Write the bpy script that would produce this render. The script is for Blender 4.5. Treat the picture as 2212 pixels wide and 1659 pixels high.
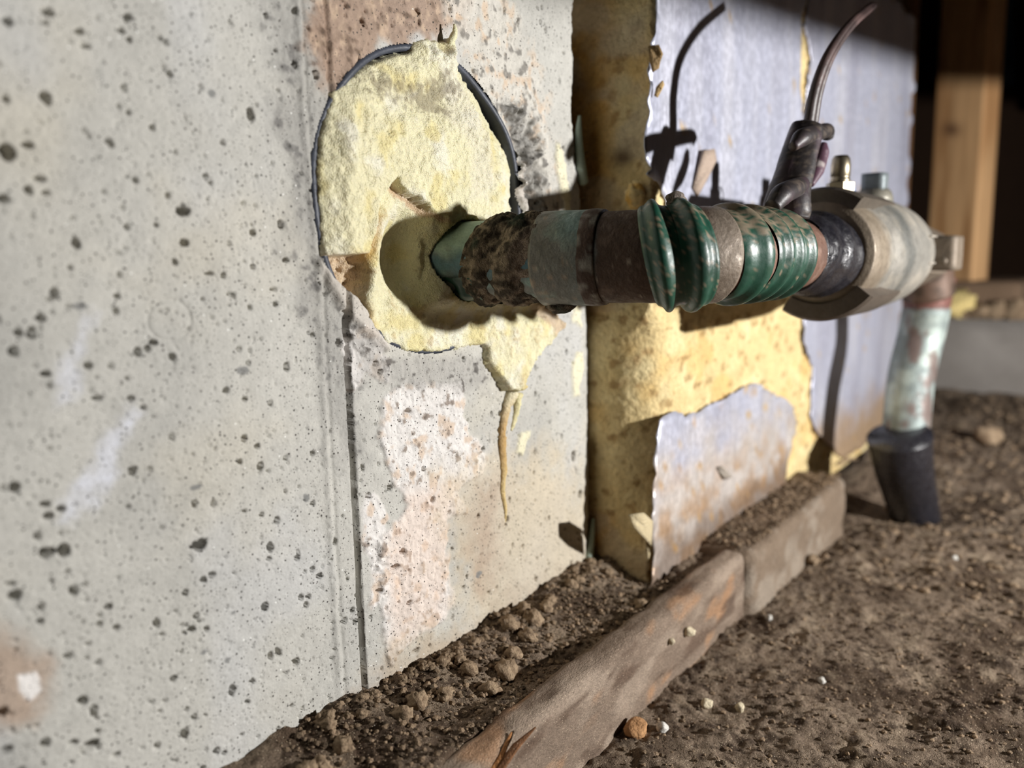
import bpy, math, random
import numpy as np
from mathutils import Matrix, Vector

for o in list(bpy.data.objects): bpy.data.objects.remove(o)
S = bpy.context.scene
COL = S.collection

# ------------------------------------------------------------------ camera
# metres; x runs along the foundation wall, y into it (wall face y=0), z up (dirt at the wall z=0)
F, CX, CY = 1700., 1106., 829.5
CAM = np.array([0, -.198, .147])
def cam_axes(vpx=2430, vpy=545, hy=571):
    roll = math.atan((hy-vpy)/(vpx-CX)); d = (CY-hy)*math.cos(roll)
    n = lambda v: v/np.linalg.norm(v)
    X = n(np.array([vpx-CX, CY-vpy, F]))
    hz = np.array([math.cos(roll), math.sin(roll), 0])
    Z = n(np.cross(hz, np.array([-math.sin(roll)*d, math.cos(roll)*d, F])))
    if Z[1] < 0: Z = -Z
    X = n(X-Z*(X@Z)); Y = np.cross(Z, X)
    if Y[2] < 0: Y = -Y
    return np.array([X, Y, Z])
RM = cam_axes()                       # world = RM @ (right, up, forward)
def on(px, py, axis, val):            # pixel -> point on an axis-aligned plane
    r = RM@np.array([px-CX, CY-py, F])/F
    return CAM+r*(val-CAM[axis])/r[axis]
def to_px(P):                         # points (...,3) -> pixel arrays
    c = (np.asarray(P)-CAM)@RM
    return CX+F*c[..., 0]/c[..., 2], CY-F*c[..., 1]/c[..., 2]
cd = bpy.data.cameras.new('camera'); cam = bpy.data.objects.new('camera', cd); COL.objects.link(cam)
M = Matrix.Identity(4)
for i in range(3):
    M[i][0] = RM[i][0]; M[i][1] = RM[i][1]; M[i][2] = -RM[i][2]; M[i][3] = CAM[i]
cam.matrix_world = M
cd.sensor_width = 36; cd.lens = 36*F/2212; cd.clip_start = .01; cd.clip_end = 50
cd.dof.use_dof = True; cd.dof.focus_distance = .277; cd.dof.aperture_fstop = 6.8
S.camera = cam

# ------------------------------------------------------------------ light: a hand torch held to the right of the lens
w = bpy.data.worlds.new('world'); S.world = w; w.use_nodes = True
w.node_tree.nodes['Background'].inputs[0].default_value = (0, 0, 0, 1)      # closed crawl space: no sky, no fill
w.node_tree.nodes['Background'].inputs[1].default_value = 0
TORCH = np.array([.47, -.62, .177])
ld = bpy.data.lights.new('torch_offscreen', 'SPOT'); lo = bpy.data.objects.new('torch_offscreen', ld); COL.objects.link(lo)
lo.location = TORCH
ld.energy = 27; ld.shadow_soft_size = .008; ld.spot_size = math.radians(150); ld.spot_blend = .35
ld.color = (1, .985, .965)
aim = Vector((.56, 0, .17))-Vector(TORCH)
lo.rotation_euler = aim.to_track_quat('-Z', 'Y').to_euler()
S.view_settings.view_transform = 'Standard'; S.view_settings.look = 'None'
S.view_settings.gamma = 1; S.view_settings.use_curve_mapping = False
S.view_settings.exposure = 0.0

# ------------------------------------------------------------------ numeric helpers
rng = np.random.default_rng(7); random.seed(7)
def lin(r, g, b):
    c = np.array([r, g, b])/255.
    return np.where(c <= .04045, c/12.92, ((c+.055)/1.055)**2.4)
def _hash(*ix):
    h = np.zeros(np.broadcast(*ix).shape, np.uint32)
    for k, i in zip((374761393, 668265263, 2147483647, 1274126177), ix):
        h = h+(i.astype(np.int64)*k).astype(np.uint32)
        h = (h ^ (h >> np.uint32(13)))*np.uint32(1274126177)
    return ((h ^ (h >> np.uint32(16))) & np.uint32(0xffffff)).astype(np.float32)/np.float32(0xffffff)
def vn2(x, y, seed=0):
    xi = np.floor(x); yi = np.floor(y); fx = x-xi; fy = y-yi
    fx = fx*fx*(3-2*fx); fy = fy*fy*(3-2*fy)
    xi = xi.astype(np.int64)+seed*131; yi = yi.astype(np.int64)+seed*57
    a = _hash(xi, yi); b = _hash(xi+1, yi); c = _hash(xi, yi+1); d = _hash(xi+1, yi+1)
    return (a*(1-fx)+b*fx)*(1-fy)+(c*(1-fx)+d*fx)*fy
def fbm(x, y, oc=4, seed=0, g=.5):
    t = 0; a = 1; n = 0
    for k in range(oc):
        t = t+a*vn2(x*2**k, y*2**k, seed+k*17); n += a; a *= g
    return t/n-.5                     # roughly -.5 .. .5
def vn3(x, y, z, seed=0):
    xi, yi, zi = np.floor(x), np.floor(y), np.floor(z); fx, fy, fz = x-xi, y-yi, z-zi
    fx, fy, fz = [f*f*(3-2*f) for f in (fx, fy, fz)]
    xi = xi.astype(np.int64)+seed*131; yi = yi.astype(np.int64)+seed*57; zi = zi.astype(np.int64)
    r = 0
    for i in (0, 1):
        for j in (0, 1):
            for k in (0, 1):
                r = r+_hash(xi+i, yi+j, zi+k)*(fx if i else 1-fx)*(fy if j else 1-fy)*(fz if k else 1-fz)
    return r
def fbm3(P, f, oc=3, seed=0):
    t = 0; a = 1; n = 0
    for k in range(oc):
        t = t+a*vn3(P[..., 0]*f*2**k, P[..., 1]*f*2**k, P[..., 2]*f*2**k, seed+k*17); n += a; a *= .5
    return t/n-.5
def ss(a, b, x):
    t = np.clip((x-a)/(b-a), 0, 1); return t*t*(3-2*t)
def sdf(X, Y, poly):                  # signed distance to a polygon, >0 inside
    p = np.asarray(poly, float); d = np.full(X.shape, 1e18); ins = np.zeros(X.shape, bool)
    for i in range(len(p)):
        x0, y0 = p[i]; x1, y1 = p[(i+1) % len(p)]
        ex, ey = x1-x0, y1-y0; t = np.clip(((X-x0)*ex+(Y-y0)*ey)/(ex*ex+ey*ey+1e-12), 0, 1)
        d = np.minimum(d, (X-x0-t*ex)**2+(Y-y0-t*ey)**2)
        c = ((y0 > Y) != (y1 > Y)) & (X < (x1-x0)*(Y-y0)/((y1-y0) or 1e-9)+x0); ins ^= c
    return np.where(ins, 1, -1)*np.sqrt(d)
def dline(X, Y, pts):                 # distance to an open polyline
    d = np.full(X.shape, 1e18)
    for (x0, y0), (x1, y1) in zip(pts[:-1], pts[1:]):
        ex, ey = x1-x0, y1-y0; t = np.clip(((X-x0)*ex+(Y-y0)*ey)/(ex*ex+ey*ey+1e-12), 0, 1)
        d = np.minimum(d, (X-x0-t*ex)**2+(Y-y0-t*ey)**2)
    return np.sqrt(d)
def mix(c, col, m):
    return c+(np.asarray(col)-c)*m[..., None]

# ------------------------------------------------------------------ mesh helpers
def raw_mesh(name, V, Fq, col=None, smooth=True):
    V = np.asarray(V, np.float32).reshape(-1, 3); Fq = np.asarray(Fq, np.int32)
    me = bpy.data.meshes.new(name); k = Fq.shape[1]
    me.vertices.add(len(V)); me.vertices.foreach_set('co', V.ravel())
    me.loops.add(Fq.size); me.loops.foreach_set('vertex_index', Fq.ravel())
    me.polygons.add(len(Fq)); me.polygons.foreach_set('loop_start', np.arange(0, Fq.size, k, dtype=np.int32))
    me.update(calc_edges=True); me.validate()
    me.polygons.foreach_set('use_smooth', np.full(len(Fq), smooth))
    if col is not None:
        a = me.color_attributes.new('Col', 'FLOAT_COLOR', 'POINT')
        c = np.ones((len(V), 4), np.float32); c[:, :3] = np.asarray(col).reshape(-1, 3); a.data.foreach_set('color', c.ravel())
    return me
def link(name, me, mat, parent=None):
    o = bpy.data.objects.new(name, me); COL.objects.link(o)
    if mat: me.materials.append(mat)
    if parent is not None:
        o.parent = parent
        r = parent
        while r.parent: r = r.parent
        o.matrix_parent_inverse = Matrix.Translation(-r.location) if parent is r else Matrix.Identity(4)
    return o
def grid(name, P, mat, col=None, keep=None, parent=None, flip=False, smooth=True):
    n, m = P.shape[:2]
    idx = np.arange(n*m).reshape(n, m)
    q = np.stack([idx[:-1, :-1], idx[1:, :-1], idx[1:, 1:], idx[:-1, 1:]], -1)
    if keep is not None:
        kk = keep[:-1, :-1] & keep[1:, :-1] & keep[1:, 1:] & keep[:-1, 1:]; q = q[kk]
    q = q.reshape(-1, 4)
    if flip: q = q[:, ::-1]
    used = np.unique(q); rm = np.zeros(n*m, np.int64); rm[used] = np.arange(len(used))
    return link(name, raw_mesh(name, P.reshape(-1, 3)[used], rm[q], None if col is None else col.reshape(-1, 3)[used], smooth), mat, parent)
def frames(path):
    T = np.gradient(path, axis=0); T /= np.linalg.norm(T, axis=1)[:, None]
    up = np.array([0, 0, 1.]) if abs(T[0][2]) < .9 else np.array([0, -1., 0])
    N = np.zeros_like(path); n = up-T[0]*(up@T[0])
    for i in range(len(path)):
        n = n-T[i]*(n@T[i]); n /= np.linalg.norm(n); N[i] = n
    return T, N, np.cross(T, N)
def sweep(name, path, rad, mat, seg=48, parent=None, col=None, caps=True, sx=1., sy=1., smooth=True, pre=None):
    """tube along a path; rad scalar / (N,) / (N,seg); col function(P, i, ang) -> rgb"""
    path = np.asarray(path, float); n = len(path); T, N, B = frames(path)
    a = np.linspace(0, 2*np.pi, seg, endpoint=False)
    rad = np.broadcast_to(np.asarray(rad, float).reshape(n if np.ndim(rad) else 1, -1), (n, seg)) if np.ndim(rad) else np.full((n, seg), rad)
    P = path[:, None]+rad[..., None]*(np.cos(a)[None, :, None]*N[:, None]*sx+np.sin(a)[None, :, None]*B[:, None]*sy)
    if pre is not None: P = pre(P)
    idx = np.arange(n*seg).reshape(n, seg); nx = np.roll(idx, -1, 1)
    q = np.stack([idx[:-1], nx[:-1], nx[1:], idx[1:]], -1).reshape(-1, 4)
    V = P.reshape(-1, 3); C = None if col is None else np.broadcast_to(col(P), P.shape).reshape(-1, 3)
    if caps:
        V = np.vstack([V, P[0].mean(0), P[-1].mean(0)]); c0, c1 = n*seg, n*seg+1
        q = np.vstack([q, np.stack([nx[0], idx[0], np.full(seg, c0), np.full(seg, c0)], -1), np.stack([idx[-1], nx[-1], np.full(seg, c1), np.full(seg, c1)], -1)])
        if C is not None: C = np.vstack([C, C[0], C[-1]])
    return link(name, tri_safe(name, V, q, C, smooth), mat, parent)
def tri_safe(name, V, q, C=None, smooth=True):     # quads with a doubled corner become triangles
    t = q[:, 2] == q[:, 3]
    tr = np.vstack([q[t][:, :3], q[~t][:, [0, 1, 2]], q[~t][:, [0, 2, 3]]])
    return raw_mesh(name, V, tr, C, smooth)
def smoothpath(pts, n):               # Catmull-Rom
    p = np.asarray(pts, float); p = np.vstack([2*p[0]-p[1], p, 2*p[-1]-p[-2]]); out = []
    m = len(p)-3
    for t in np.linspace(0, m-1e-6, n):
        i = int(t); f = t-i; a, b, c, d = p[i:i+4]
        out.append(.5*((2*b)+(c-a)*f+(2*a-5*b+4*c-d)*f*f+(3*b-a-3*c+d)*f**3))
    return np.array(out)
def box_mesh(name, lo_, hi, sub=(1, 1, 1), bev=0., noise=0., nf=60., seed=0, col=None):
    """closed box as six displaced grids welded together"""
    lo_ = np.array(lo_, float); hi = np.array(hi, float); key = {}; V = []; Q = []
    cs = [np.linspace(0, 1, s+1) for s in sub]
    def vid(i, j, k):
        if (i, j, k) not in key: key[(i, j, k)] = len(V); V.append((cs[0][i], cs[1][j], cs[2][k]))
        return key[(i, j, k)]
    nx, ny, nz = sub
    for i in range(nx):
        for j in range(ny):
            Q += [(vid(i, j, 0), vid(i, j+1, 0), vid(i+1, j+1, 0), vid(i+1, j, 0)), (vid(i, j, nz), vid(i+1, j, nz), vid(i+1, j+1, nz), vid(i, j+1, nz))]
        for k in range(nz):
            Q += [(vid(i, 0, k), vid(i+1, 0, k), vid(i+1, 0, k+1), vid(i, 0, k+1)), (vid(i, ny, k), vid(i, ny, k+1), vid(i+1, ny, k+1), vid(i+1, ny, k))]
    for j in range(ny):
        for k in range(nz):
            Q += [(vid(0, j, k), vid(0, j, k+1), vid(0, j+1, k+1), vid(0, j+1, k)), (vid(nx, j, k), vid(nx, j+1, k), vid(nx, j+1, k+1), vid(nx, j, k+1))]
    U = np.array(V); P = lo_+U*(hi-lo_)
    if bev:                            # round the edges: pull points in where two coordinates are near a face
        c = (lo_+hi)/2; h = (hi-lo_)/2; q = np.abs(P-c)-(h-bev); m = np.maximum(q, 0); L = np.linalg.norm(m, axis=1)
        f = np.where(L > bev, bev/np.maximum(L, 1e-9), 1); P = c+np.sign(P-c)*(np.minimum(np.abs(P-c), h-bev)+m*f[:, None])
    if noise:
        c = (lo_+hi)/2; d = P-c; d = d/(hi-lo_); d /= np.linalg.norm(d, axis=1)[:, None]+1e-9
        P = P+d*(fbm3(P, nf, 3, seed)*2*noise)[:, None]
    return raw_mesh(name, P, np.array(Q), None if col is None else col(P), smooth=True)
_ico = {}
def ico(sub):
    if sub not in _ico:
        import bmesh
        b = bmesh.new(); bmesh.ops.create_icosphere(b, subdivisions=sub, radius=1); b.verts.ensure_lookup_table()
        _ico[sub] = (np.array([v.co[:] for v in b.verts]), np.array([[v.index for v in f.verts] for f in b.faces])); b.free()
    return _ico[sub]
def empty(name, loc):
    o = bpy.data.objects.new(name, None); o.location = loc; o.empty_display_size = .01; COL.objects.link(o); return o
def tag(o, label, cat, group=None):
    o['label'] = label; o['category'] = cat
    if group: o['group'] = group
    return o
def struct(o): o['kind'] = 'structure'; return o

# ------------------------------------------------------------------ materials
def mat(name, base=None, rough=.8, metal=0., bumps=(), var=(), spec=.5, sss=0., attr=True, rvar=0., streak=None, speck=None, coat=0.):
    """base: rgb or None (vertex colour 'Col'); bumps: (scale, strength, distance); var: (scale, amount)"""
    m = bpy.data.materials.new(name); m.use_nodes = True; nt = m.node_tree; N = nt.nodes; L = nt.links
    b = N['Principled BSDF']; tc = N.new('ShaderNodeTexCoord'); co = tc.outputs['Object']
    if streak:
        mp = N.new('ShaderNodeMapping'); mp.inputs['Scale'].default_value = streak; L.new(co, mp.inputs[0]); co2 = mp.outputs[0]
    else: co2 = co
    if base is None:
        at = N.new('ShaderNodeAttribute'); at.attribute_name = 'Col'; c = at.outputs['Color']
    else:
        rg = N.new('ShaderNodeRGB'); rg.outputs[0].default_value = (*base, 1); c = rg.outputs[0]
    for sc, am in var:
        nz = N.new('ShaderNodeTexNoise'); nz.inputs['Scale'].default_value = sc; nz.inputs['Detail'].default_value = 5; nz.inputs['Roughness'].default_value = .65
        L.new(co2, nz.inputs['Vector'])
        mr = N.new('ShaderNodeMapRange'); mr.inputs[1].default_value = .3; mr.inputs[2].default_value = .7; mr.inputs[3].default_value = 1-am; mr.inputs[4].default_value = 1+am
        L.new(nz.outputs[0], mr.inputs[0])
        mu = N.new('ShaderNodeVectorMath'); mu.operation = 'SCALE'; L.new(c, mu.inputs[0]); L.new(mr.outputs[0], mu.inputs['Scale']); c = mu.outputs[0]
    if speck:                          # tiny pits / grains: (scale, radius, colour, share)
        for sc, rd, colr, share in speck:
            vo = N.new('ShaderNodeTexVoronoi'); vo.inputs['Scale'].default_value = sc; L.new(co, vo.inputs['Vector'])
            lt = N.new('ShaderNodeMapRange'); lt.inputs[1].default_value = rd*.6; lt.inputs[2].default_value = rd; lt.inputs[3].default_value = 1; lt.inputs[4].default_value = 0; lt.clamp = True
            L.new(vo.outputs['Distance'], lt.inputs[0])
            sx = N.new('ShaderNodeSeparateColor'); L.new(vo.outputs['Color'], sx.inputs[0])
            th = N.new('ShaderNodeMath'); th.operation = 'LESS_THAN'; th.inputs[1].default_value = share; L.new(sx.outputs[0], th.inputs[0])
            mm = N.new('ShaderNodeMath'); mm.operation = 'MULTIPLY'; L.new(lt.outputs[0], mm.inputs[0]); L.new(th.outputs[0], mm.inputs[1])
            mx = N.new('ShaderNodeMix'); mx.data_type = 'RGBA'; L.new(mm.outputs[0], mx.inputs['Factor']); L.new(c, mx.inputs['A']); mx.inputs['B'].default_value = (*colr, 1); c = mx.outputs['Result']
    L.new(c, b.inputs['Base Color'])
    b.inputs['Roughness'].default_value = rough; b.inputs['Metallic'].default_value = metal; b.inputs['Specular IOR Level'].default_value = spec
    if coat: b.inputs['Coat Weight'].default_value = coat; b.inputs['Coat Roughness'].default_value = .15
    if sss:
        b.inputs['Subsurface Weight'].default_value = sss; b.inputs['Subsurface Radius'].default_value = (1, .8, .45); b.inputs['Subsurface Scale'].default_value = .003
    if rvar:
        nz = N.new('ShaderNodeTexNoise'); nz.inputs['Scale'].default_value = 300; L.new(co, nz.inputs['Vector'])
        mr = N.new('ShaderNodeMapRange'); mr.inputs[1].default_value = .35; mr.inputs[2].default_value = .65; mr.inputs[3].default_value = rough-rvar; mr.inputs[4].default_value = min(1, rough+rvar)
        L.new(nz.outputs[0], mr.inputs[0]); L.new(mr.outputs[0], b.inputs['Roughness'])
    prev = None
    for sc, st, di in bumps:
        nz = N.new('ShaderNodeTexNoise'); nz.inputs['Scale'].default_value = sc; nz.inputs['Detail'].default_value = 4; L.new(co2, nz.inputs['Vector'])
        bp = N.new('ShaderNodeBump'); bp.inputs['Strength'].default_value = st; bp.inputs['Distance'].default_value = di; L.new(nz.outputs[0], bp.inputs['Height'])
        if prev: L.new(prev, bp.inputs['Normal'])
        prev = bp.outputs[0]
    if prev: L.new(prev, b.inputs['Normal'])
    return m
M_con = mat('concrete', None, .82, 0, [(900, .5, .0006), (3500, .35, .0003)], [(25, .06), (260, .09), (2600, .10)], spec=.35,
            speck=[(620, .24, lin(58, 54, 50), .34), (1150, .25, lin(76, 72, 68), .36), (420, .12, lin(245, 245, 240), .10)])
M_foam = mat('spray_foam', None, .38, 0, [(700, .7, .0010), (2200, 1, .0006)], [(90, .04), (900, .08)], spec=.6, sss=.2)
M_crumb = mat('foam_skin', None, .8, 0, [(1200, .9, .0010)], [(900, .15)], sss=.1)
M_sleeve = mat('sleeve_plastic', lin(62, 66, 76), .5, 0, [(700, .4, .0004)], [(150, .25), (900, .2)])
M_pipe = mat('weathered_copper', None, .58, .25, [(700, .5, .0005), (3000, .3, .0002)], [(180, .14), (1500, .16)], spec=.5, rvar=.12)
M_crust = mat('dirt_crust', None, .95, 0, [(1400, 1, .0012), (4500, .7, .0005)], [(500, .25), (2500, .3)], spec=.2)
M_green = mat('green_plastic', None, .42, 0, [(500, .25, .0004)], [(160, .12)], spec=.6, rvar=.1)
M_tape = mat('black_tape', lin(34, 33, 38), .33, 0, [(260, .6, .0012), (1100, .3, .0004)], [(200, .3)], spec=.7, rvar=.12)
M_bronze = mat('dusty_bronze', None, .55, .3, [(900, .4, .0004)], [(120, .10), (1300, .12)], spec=.5, rvar=.1)
M_nut = mat('nut_metal', lin(120, 108, 94), .6, .25, [(500, .4, .0005)], [(200, .25)])
M_chrome = mat('nickel', lin(140, 130, 110), .38, .9, [(300, .1, .0003)], [(300, .15)])
M_plug = mat('grey_plug', lin(120, 128, 130), .5, .3, [(500, .4, .0004)], [(200, .2)])
M_blue = mat('blue_ribbon', lin(70, 130, 205), .45)
M_wire = mat('cable_jacket', None, .5, 0, [(400, .4, .0005)], [(150, .2)], spec=.6)
M_poly = mat('board_core', None, .9, 0, [(420, 1, .0014), (1800, .7, .0006)], [(70, .10), (500, .14)], spec=.25, sss=.08)
M_foil = mat('foil_facer', None, .42, .35, [(60, .35, .0015), (500, .2, .0004)], [(40, .05), (200, .07)], spec=.6, streak=(3, 3, .35), rvar=.1)
M_dirt = mat('dirt', None, .97, 0, [(700, 1, .0014), (2600, 1, .0007)], [(60, .16), (900, .30), (3800, .5)], spec=.2,
             speck=[(1400, .32, lin(204, 186, 160), .22), (2300, .34, lin(42, 31, 23), .34), (700, .13, lin(228, 222, 208), .04)])
M_clod = mat('clod', None, .95, 0, [(900, 1, .0010), (3200, .8, .0004)], [(700, .22), (3000, .2)], spec=.2)
M_lump = mat('lump', None, .95, 0, [(2.2, .9, .0012), (7, .8, .0005)], [(1.6, .14), (6, .16)], spec=.2)
M_wood = mat('old_wood', None, .92, 0, [(420, .7, .0010), (2200, .8, .0006)], [(160, .12), (1600, .3)], spec=.2, streak=(.55, 1, 1), speck=[(1500, .3, lin(190, 172, 148), .14), (2200, .3, lin(60, 46, 36), .2)])
M_stud = mat('stud_wood', None, .75, 0, [(120, .3, .001)], [(30, .10), (140, .12)], spec=.3, streak=(1, 1, .08))
M_block = mat('footing_concrete', None, .92, 0, [(500, .8, .0012), (2000, .7, .0006)], [(30, .08), (500, .16), (2500, .2)], spec=.2)
M_bluepipe = mat('blue_pipe', lin(30, 60, 85), .5)
M_seal = mat('mint_sealant', lin(168, 182, 168), .6, 0, [(300, .4, .0006)], [(120, .1)])

# ================================================================== THE SETTING
# ------------------------------------------------------------------ wall_left: the cast concrete foundation wall
HX, HZ, HR = .2114, .1688, .0537         # cored hole with its plastic sleeve
xs = np.concatenate([np.linspace(-.6, .04, 60)[:-1], np.arange(.04, .3195, .00046), np.linspace(.3195, .84, 60)])
zs = np.concatenate([np.linspace(-.12, -.022, 16)[:-1], np.arange(-.022, .278, .00046), np.linspace(.278, .5, 40)[1:]])
X, Z = np.meshgrid(xs, zs, indexing='ij')
PX, PY = to_px(np.stack([X, X*0, Z], -1))
vis = X > .03
PX = np.where(vis, PX, -400); 
mmx, mmz = X*1000, Z*1000
h = .9*fbm(mmx/60, mmz/60, 3, 1)+.35*fbm(mmx/6, mmz/6, 3, 2)+.10*fbm(mmx/1.3, mmz/1.3, 2, 3)
base = lin(184, 182, 175)
C = np.broadcast_to(base, X.shape+(3,)).copy()
C = mix(C, lin(150, 149, 145), ss(.0, .28, fbm(mmx/55, mmz/70, 4, 5))*.55)
C = mix(C, lin(193, 187, 172), ss(.0, .28, fbm(mmx/40, mmz/40, 4, 8))*.5)
C = mix(C, lin(190, 192, 196), ss(.05, .3, fbm(mmx/30, mmz/55, 4, 6))*.3)
n1 = fbm(mmx/3.2, mmz/3.2, 4, 11); n2 = fbm(mmx/9, mmz/9, 4, 12); n3 = fbm(mmx/1.1, mmz/1.1, 3, 13)
def region(poly, soft=14, rag=40, nz=None):
    return ss(-soft, soft, sdf(PX, PY, poly)+rag*2*(n2 if nz is None else nz)+rag*.8*n1)
# greyer rough band beside the form joint, upper half
band = region([(560, -40), (720, -40), (760, 660), (800, 1000), (740, 1000), (640, 640)], 40, 50)
C = mix(C, lin(138, 136, 132), band*.6); h += band*(.5*n1+.5*n3)
C = mix(C, lin(96, 94, 92), band*ss(.12, .26, n1)*.7)
# brown stain above the hole
st = region([(690, -60), (1040, -60), (1010, 60), (900, 90), (830, 110), (740, 190), (690, 210), (672, 120)], 22, 40)
C = mix(C, lin(150, 124, 104), st*(.85)); C = mix(C, lin(92, 74, 60), st*ss(.08, .3, n1)*.8); C = mix(C, lin(196, 172, 148), st*ss(.08, .3, fbm(mmx/2.5, mmz/4, 3, 31))*.7); h += st*(1.4*n1+.8*n2)
# broken concrete and white smear right of the hole
rw = region([(960, -20), (1080, -30), (1150, 120), (1190, 260), (1215, 420), (1240, 520), (1150, 520), (1110, 330), (1010, 150), (980, 100)], 20, 36)
C = mix(C, lin(205, 200, 190), rw*.7); C = mix(C, lin(200, 170, 138), rw*ss(.05, .25, fbm(mmx/4, mmz/4, 3, 33))*.6); C = mix(C, lin(110, 106, 100), rw*ss(.1, .22, n1)*.8)
rb = region([(1085, 225), (1130, 235), (1165, 300), (1180, 400), (1160, 470), (1120, 430), (1128, 350), (1105, 290)], 14, 30)
h += rw*(2.2*n2+1.0*n1)+rb*(-2.6+11*n1+6*n2); C = mix(C, lin(118, 116, 112), rb*.7)
# plaster flakes below the hole
pl = region([(822, 850), (860, 832), (985, 828), (1000, 880), (1012, 940), (1045, 965), (1035, 1020), (985, 1060), (1000, 1100), (960, 1120), (965, 1200), (975, 1290), (960, 1350), (905, 1365), (840, 1430), (826, 1380), (812, 1250), (815, 1170), (870, 1090), (845, 1030), (815, 960)], 5, 16)
pl2 = region([(752, 720), (800, 690), (832, 745), (850, 800), (835, 835), (790, 812), (752, 850), (748, 760)], 6, 18)
pl3 = region([(775, 1065), (812, 1050), (835, 1120), (832, 1280), (800, 1310), (785, 1180)], 6, 18)
tn = fbm(mmx/5, mmz/5, 4, 21)
crk = np.abs(fbm(mmx/9, mmz/14, 3, 23))
for p_, t_ in ((pl, 1.25), (pl2, .6), (pl3, .5)):
    h += p_*(t_*.7+1.1*n1+.7*n3-.5*ss(.012, .0, crk))
    C = mix(C, lin(215, 211, 207), p_*.93); C = mix(C, lin(196, 172, 148), p_*ss(.06, .24, tn)*.7); C = mix(C, lin(120, 104, 90), p_*ss(.16, .26, n1)*.8)
pk = region([(860, 1060), (990, 1040), (980, 1120), (960, 1340), (840, 1400), (825, 1200)], 20, 20)*pl
C = mix(C, lin(212, 188, 170), pk*.5)
# grey rough strip right under the hole, tan wash low on the right
ug = region([(760, 700), (840, 765), (1050, 775), (1060, 850), (960, 830), (830, 840), (770, 820)], 16, 20)
h += ug*(.8*n1+.6*n3); C = mix(C, lin(160, 157, 152), ug*.7); C = mix(C, lin(84, 80, 76), ug*ss(.17, .27, n1)*.8)
C = mix(C, lin(196, 180, 152), region([(960, 1020), (1180, 980), (1290, 1050), (1300, 1290), (900, 1480), (800, 1560), (850, 1400), (985, 1340)], 60, 60)*.6)
C = mix(C, lin(158, 132, 112), region([(1030, 1060), (1070, 1050), (1075, 1180), (1040, 1300), (1010, 1250)], 30, 30)*.5)
C = mix(C, lin(150, 128, 108), region([(830, 1420), (940, 1370), (1250, 1230), (1290, 1290), (900, 1500), (700, 1640), (640, 1640)], 30, 40)*.35)
# pale streaks, bottom-left stain, imprint ring
for poly in ([(175, 680), (205, 690), (180, 790), (160, 870), (120, 880), (140, 780)], [(290, 880), (310, 890), (250, 990), (220, 1060), (150, 1130), (125, 1125), (185, 1010), (230, 940)]):
    C = mix(C, lin(204, 206, 214), region(poly, 20, 34)*(.55+.8*n1)*1.1)
C = mix(C, lin(165, 138, 116), region([(-40, 1380), (60, 1375), (90, 1440), (70, 1560), (-40, 1560)], 40, 40)*.7)
C = mix(C, lin(228, 224, 220), region([(40, 1460), (78, 1455), (85, 1490), (66, 1510), (45, 1490)], 5, 8))
r_ = np.hypot((PX-366)/47, (PY-692)/44); h -= .7*np.exp(-((r_-1)/.045)**2)
# foam dribbles smeared on the concrete
dr = region([(1232, 640), (1256, 655), (1258, 710), (1236, 690)], 4, 9)+region([(1240, 755), (1258, 760), (1252, 855), (1236, 862), (1234, 800)], 4, 9)+region([(1125, 935), (1145, 930), (1128, 985), (1116, 975)], 4, 10)+region([(1195, 300), (1215, 330), (1232, 430), (1240, 500), (1222, 490), (1205, 400)], 4, 12)
dr = np.clip(dr, 0, 1); h += .9*dr; C = mix(C, lin(222, 216, 186), dr*.9)
# vertical form joint: a thin open groove, the panel right of it slightly proud, a second ridge line left of it
J = [(690, -300), (703, 0), (722, 300), (744, 640), (762, 1000), (788, 1540), (800, 1800)]
jx = np.interp(PY, [p[1] for p in J], [p[0] for p in J])+3*fbm(mmz/12, mmz*0, 3, 41)
jd = (PX-jx)
low = ss(560, 660, PY)*.75+.25
h += .7*ss(-3, 4, jd)*ss(400, 0, jd)*vis - (3.2*low)*ss(5.5, 2.5, np.abs(jd))*vis
J2 = [(630, -300), (640, 0), (660, 300), (690, 640), (706, 1000), (732, 1480), (740, 1800)]
j2 = PX-np.interp(PY, [p[1] for p in J2], [p[0] for p in J2])-4*fbm(mmz/9, mmz*0, 3, 43)
h += .7*np.exp(-(j2/7)**2)*(1+1.5*n2)*vis-.6*np.exp(-((j2-12)/4)**2)*vis
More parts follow.
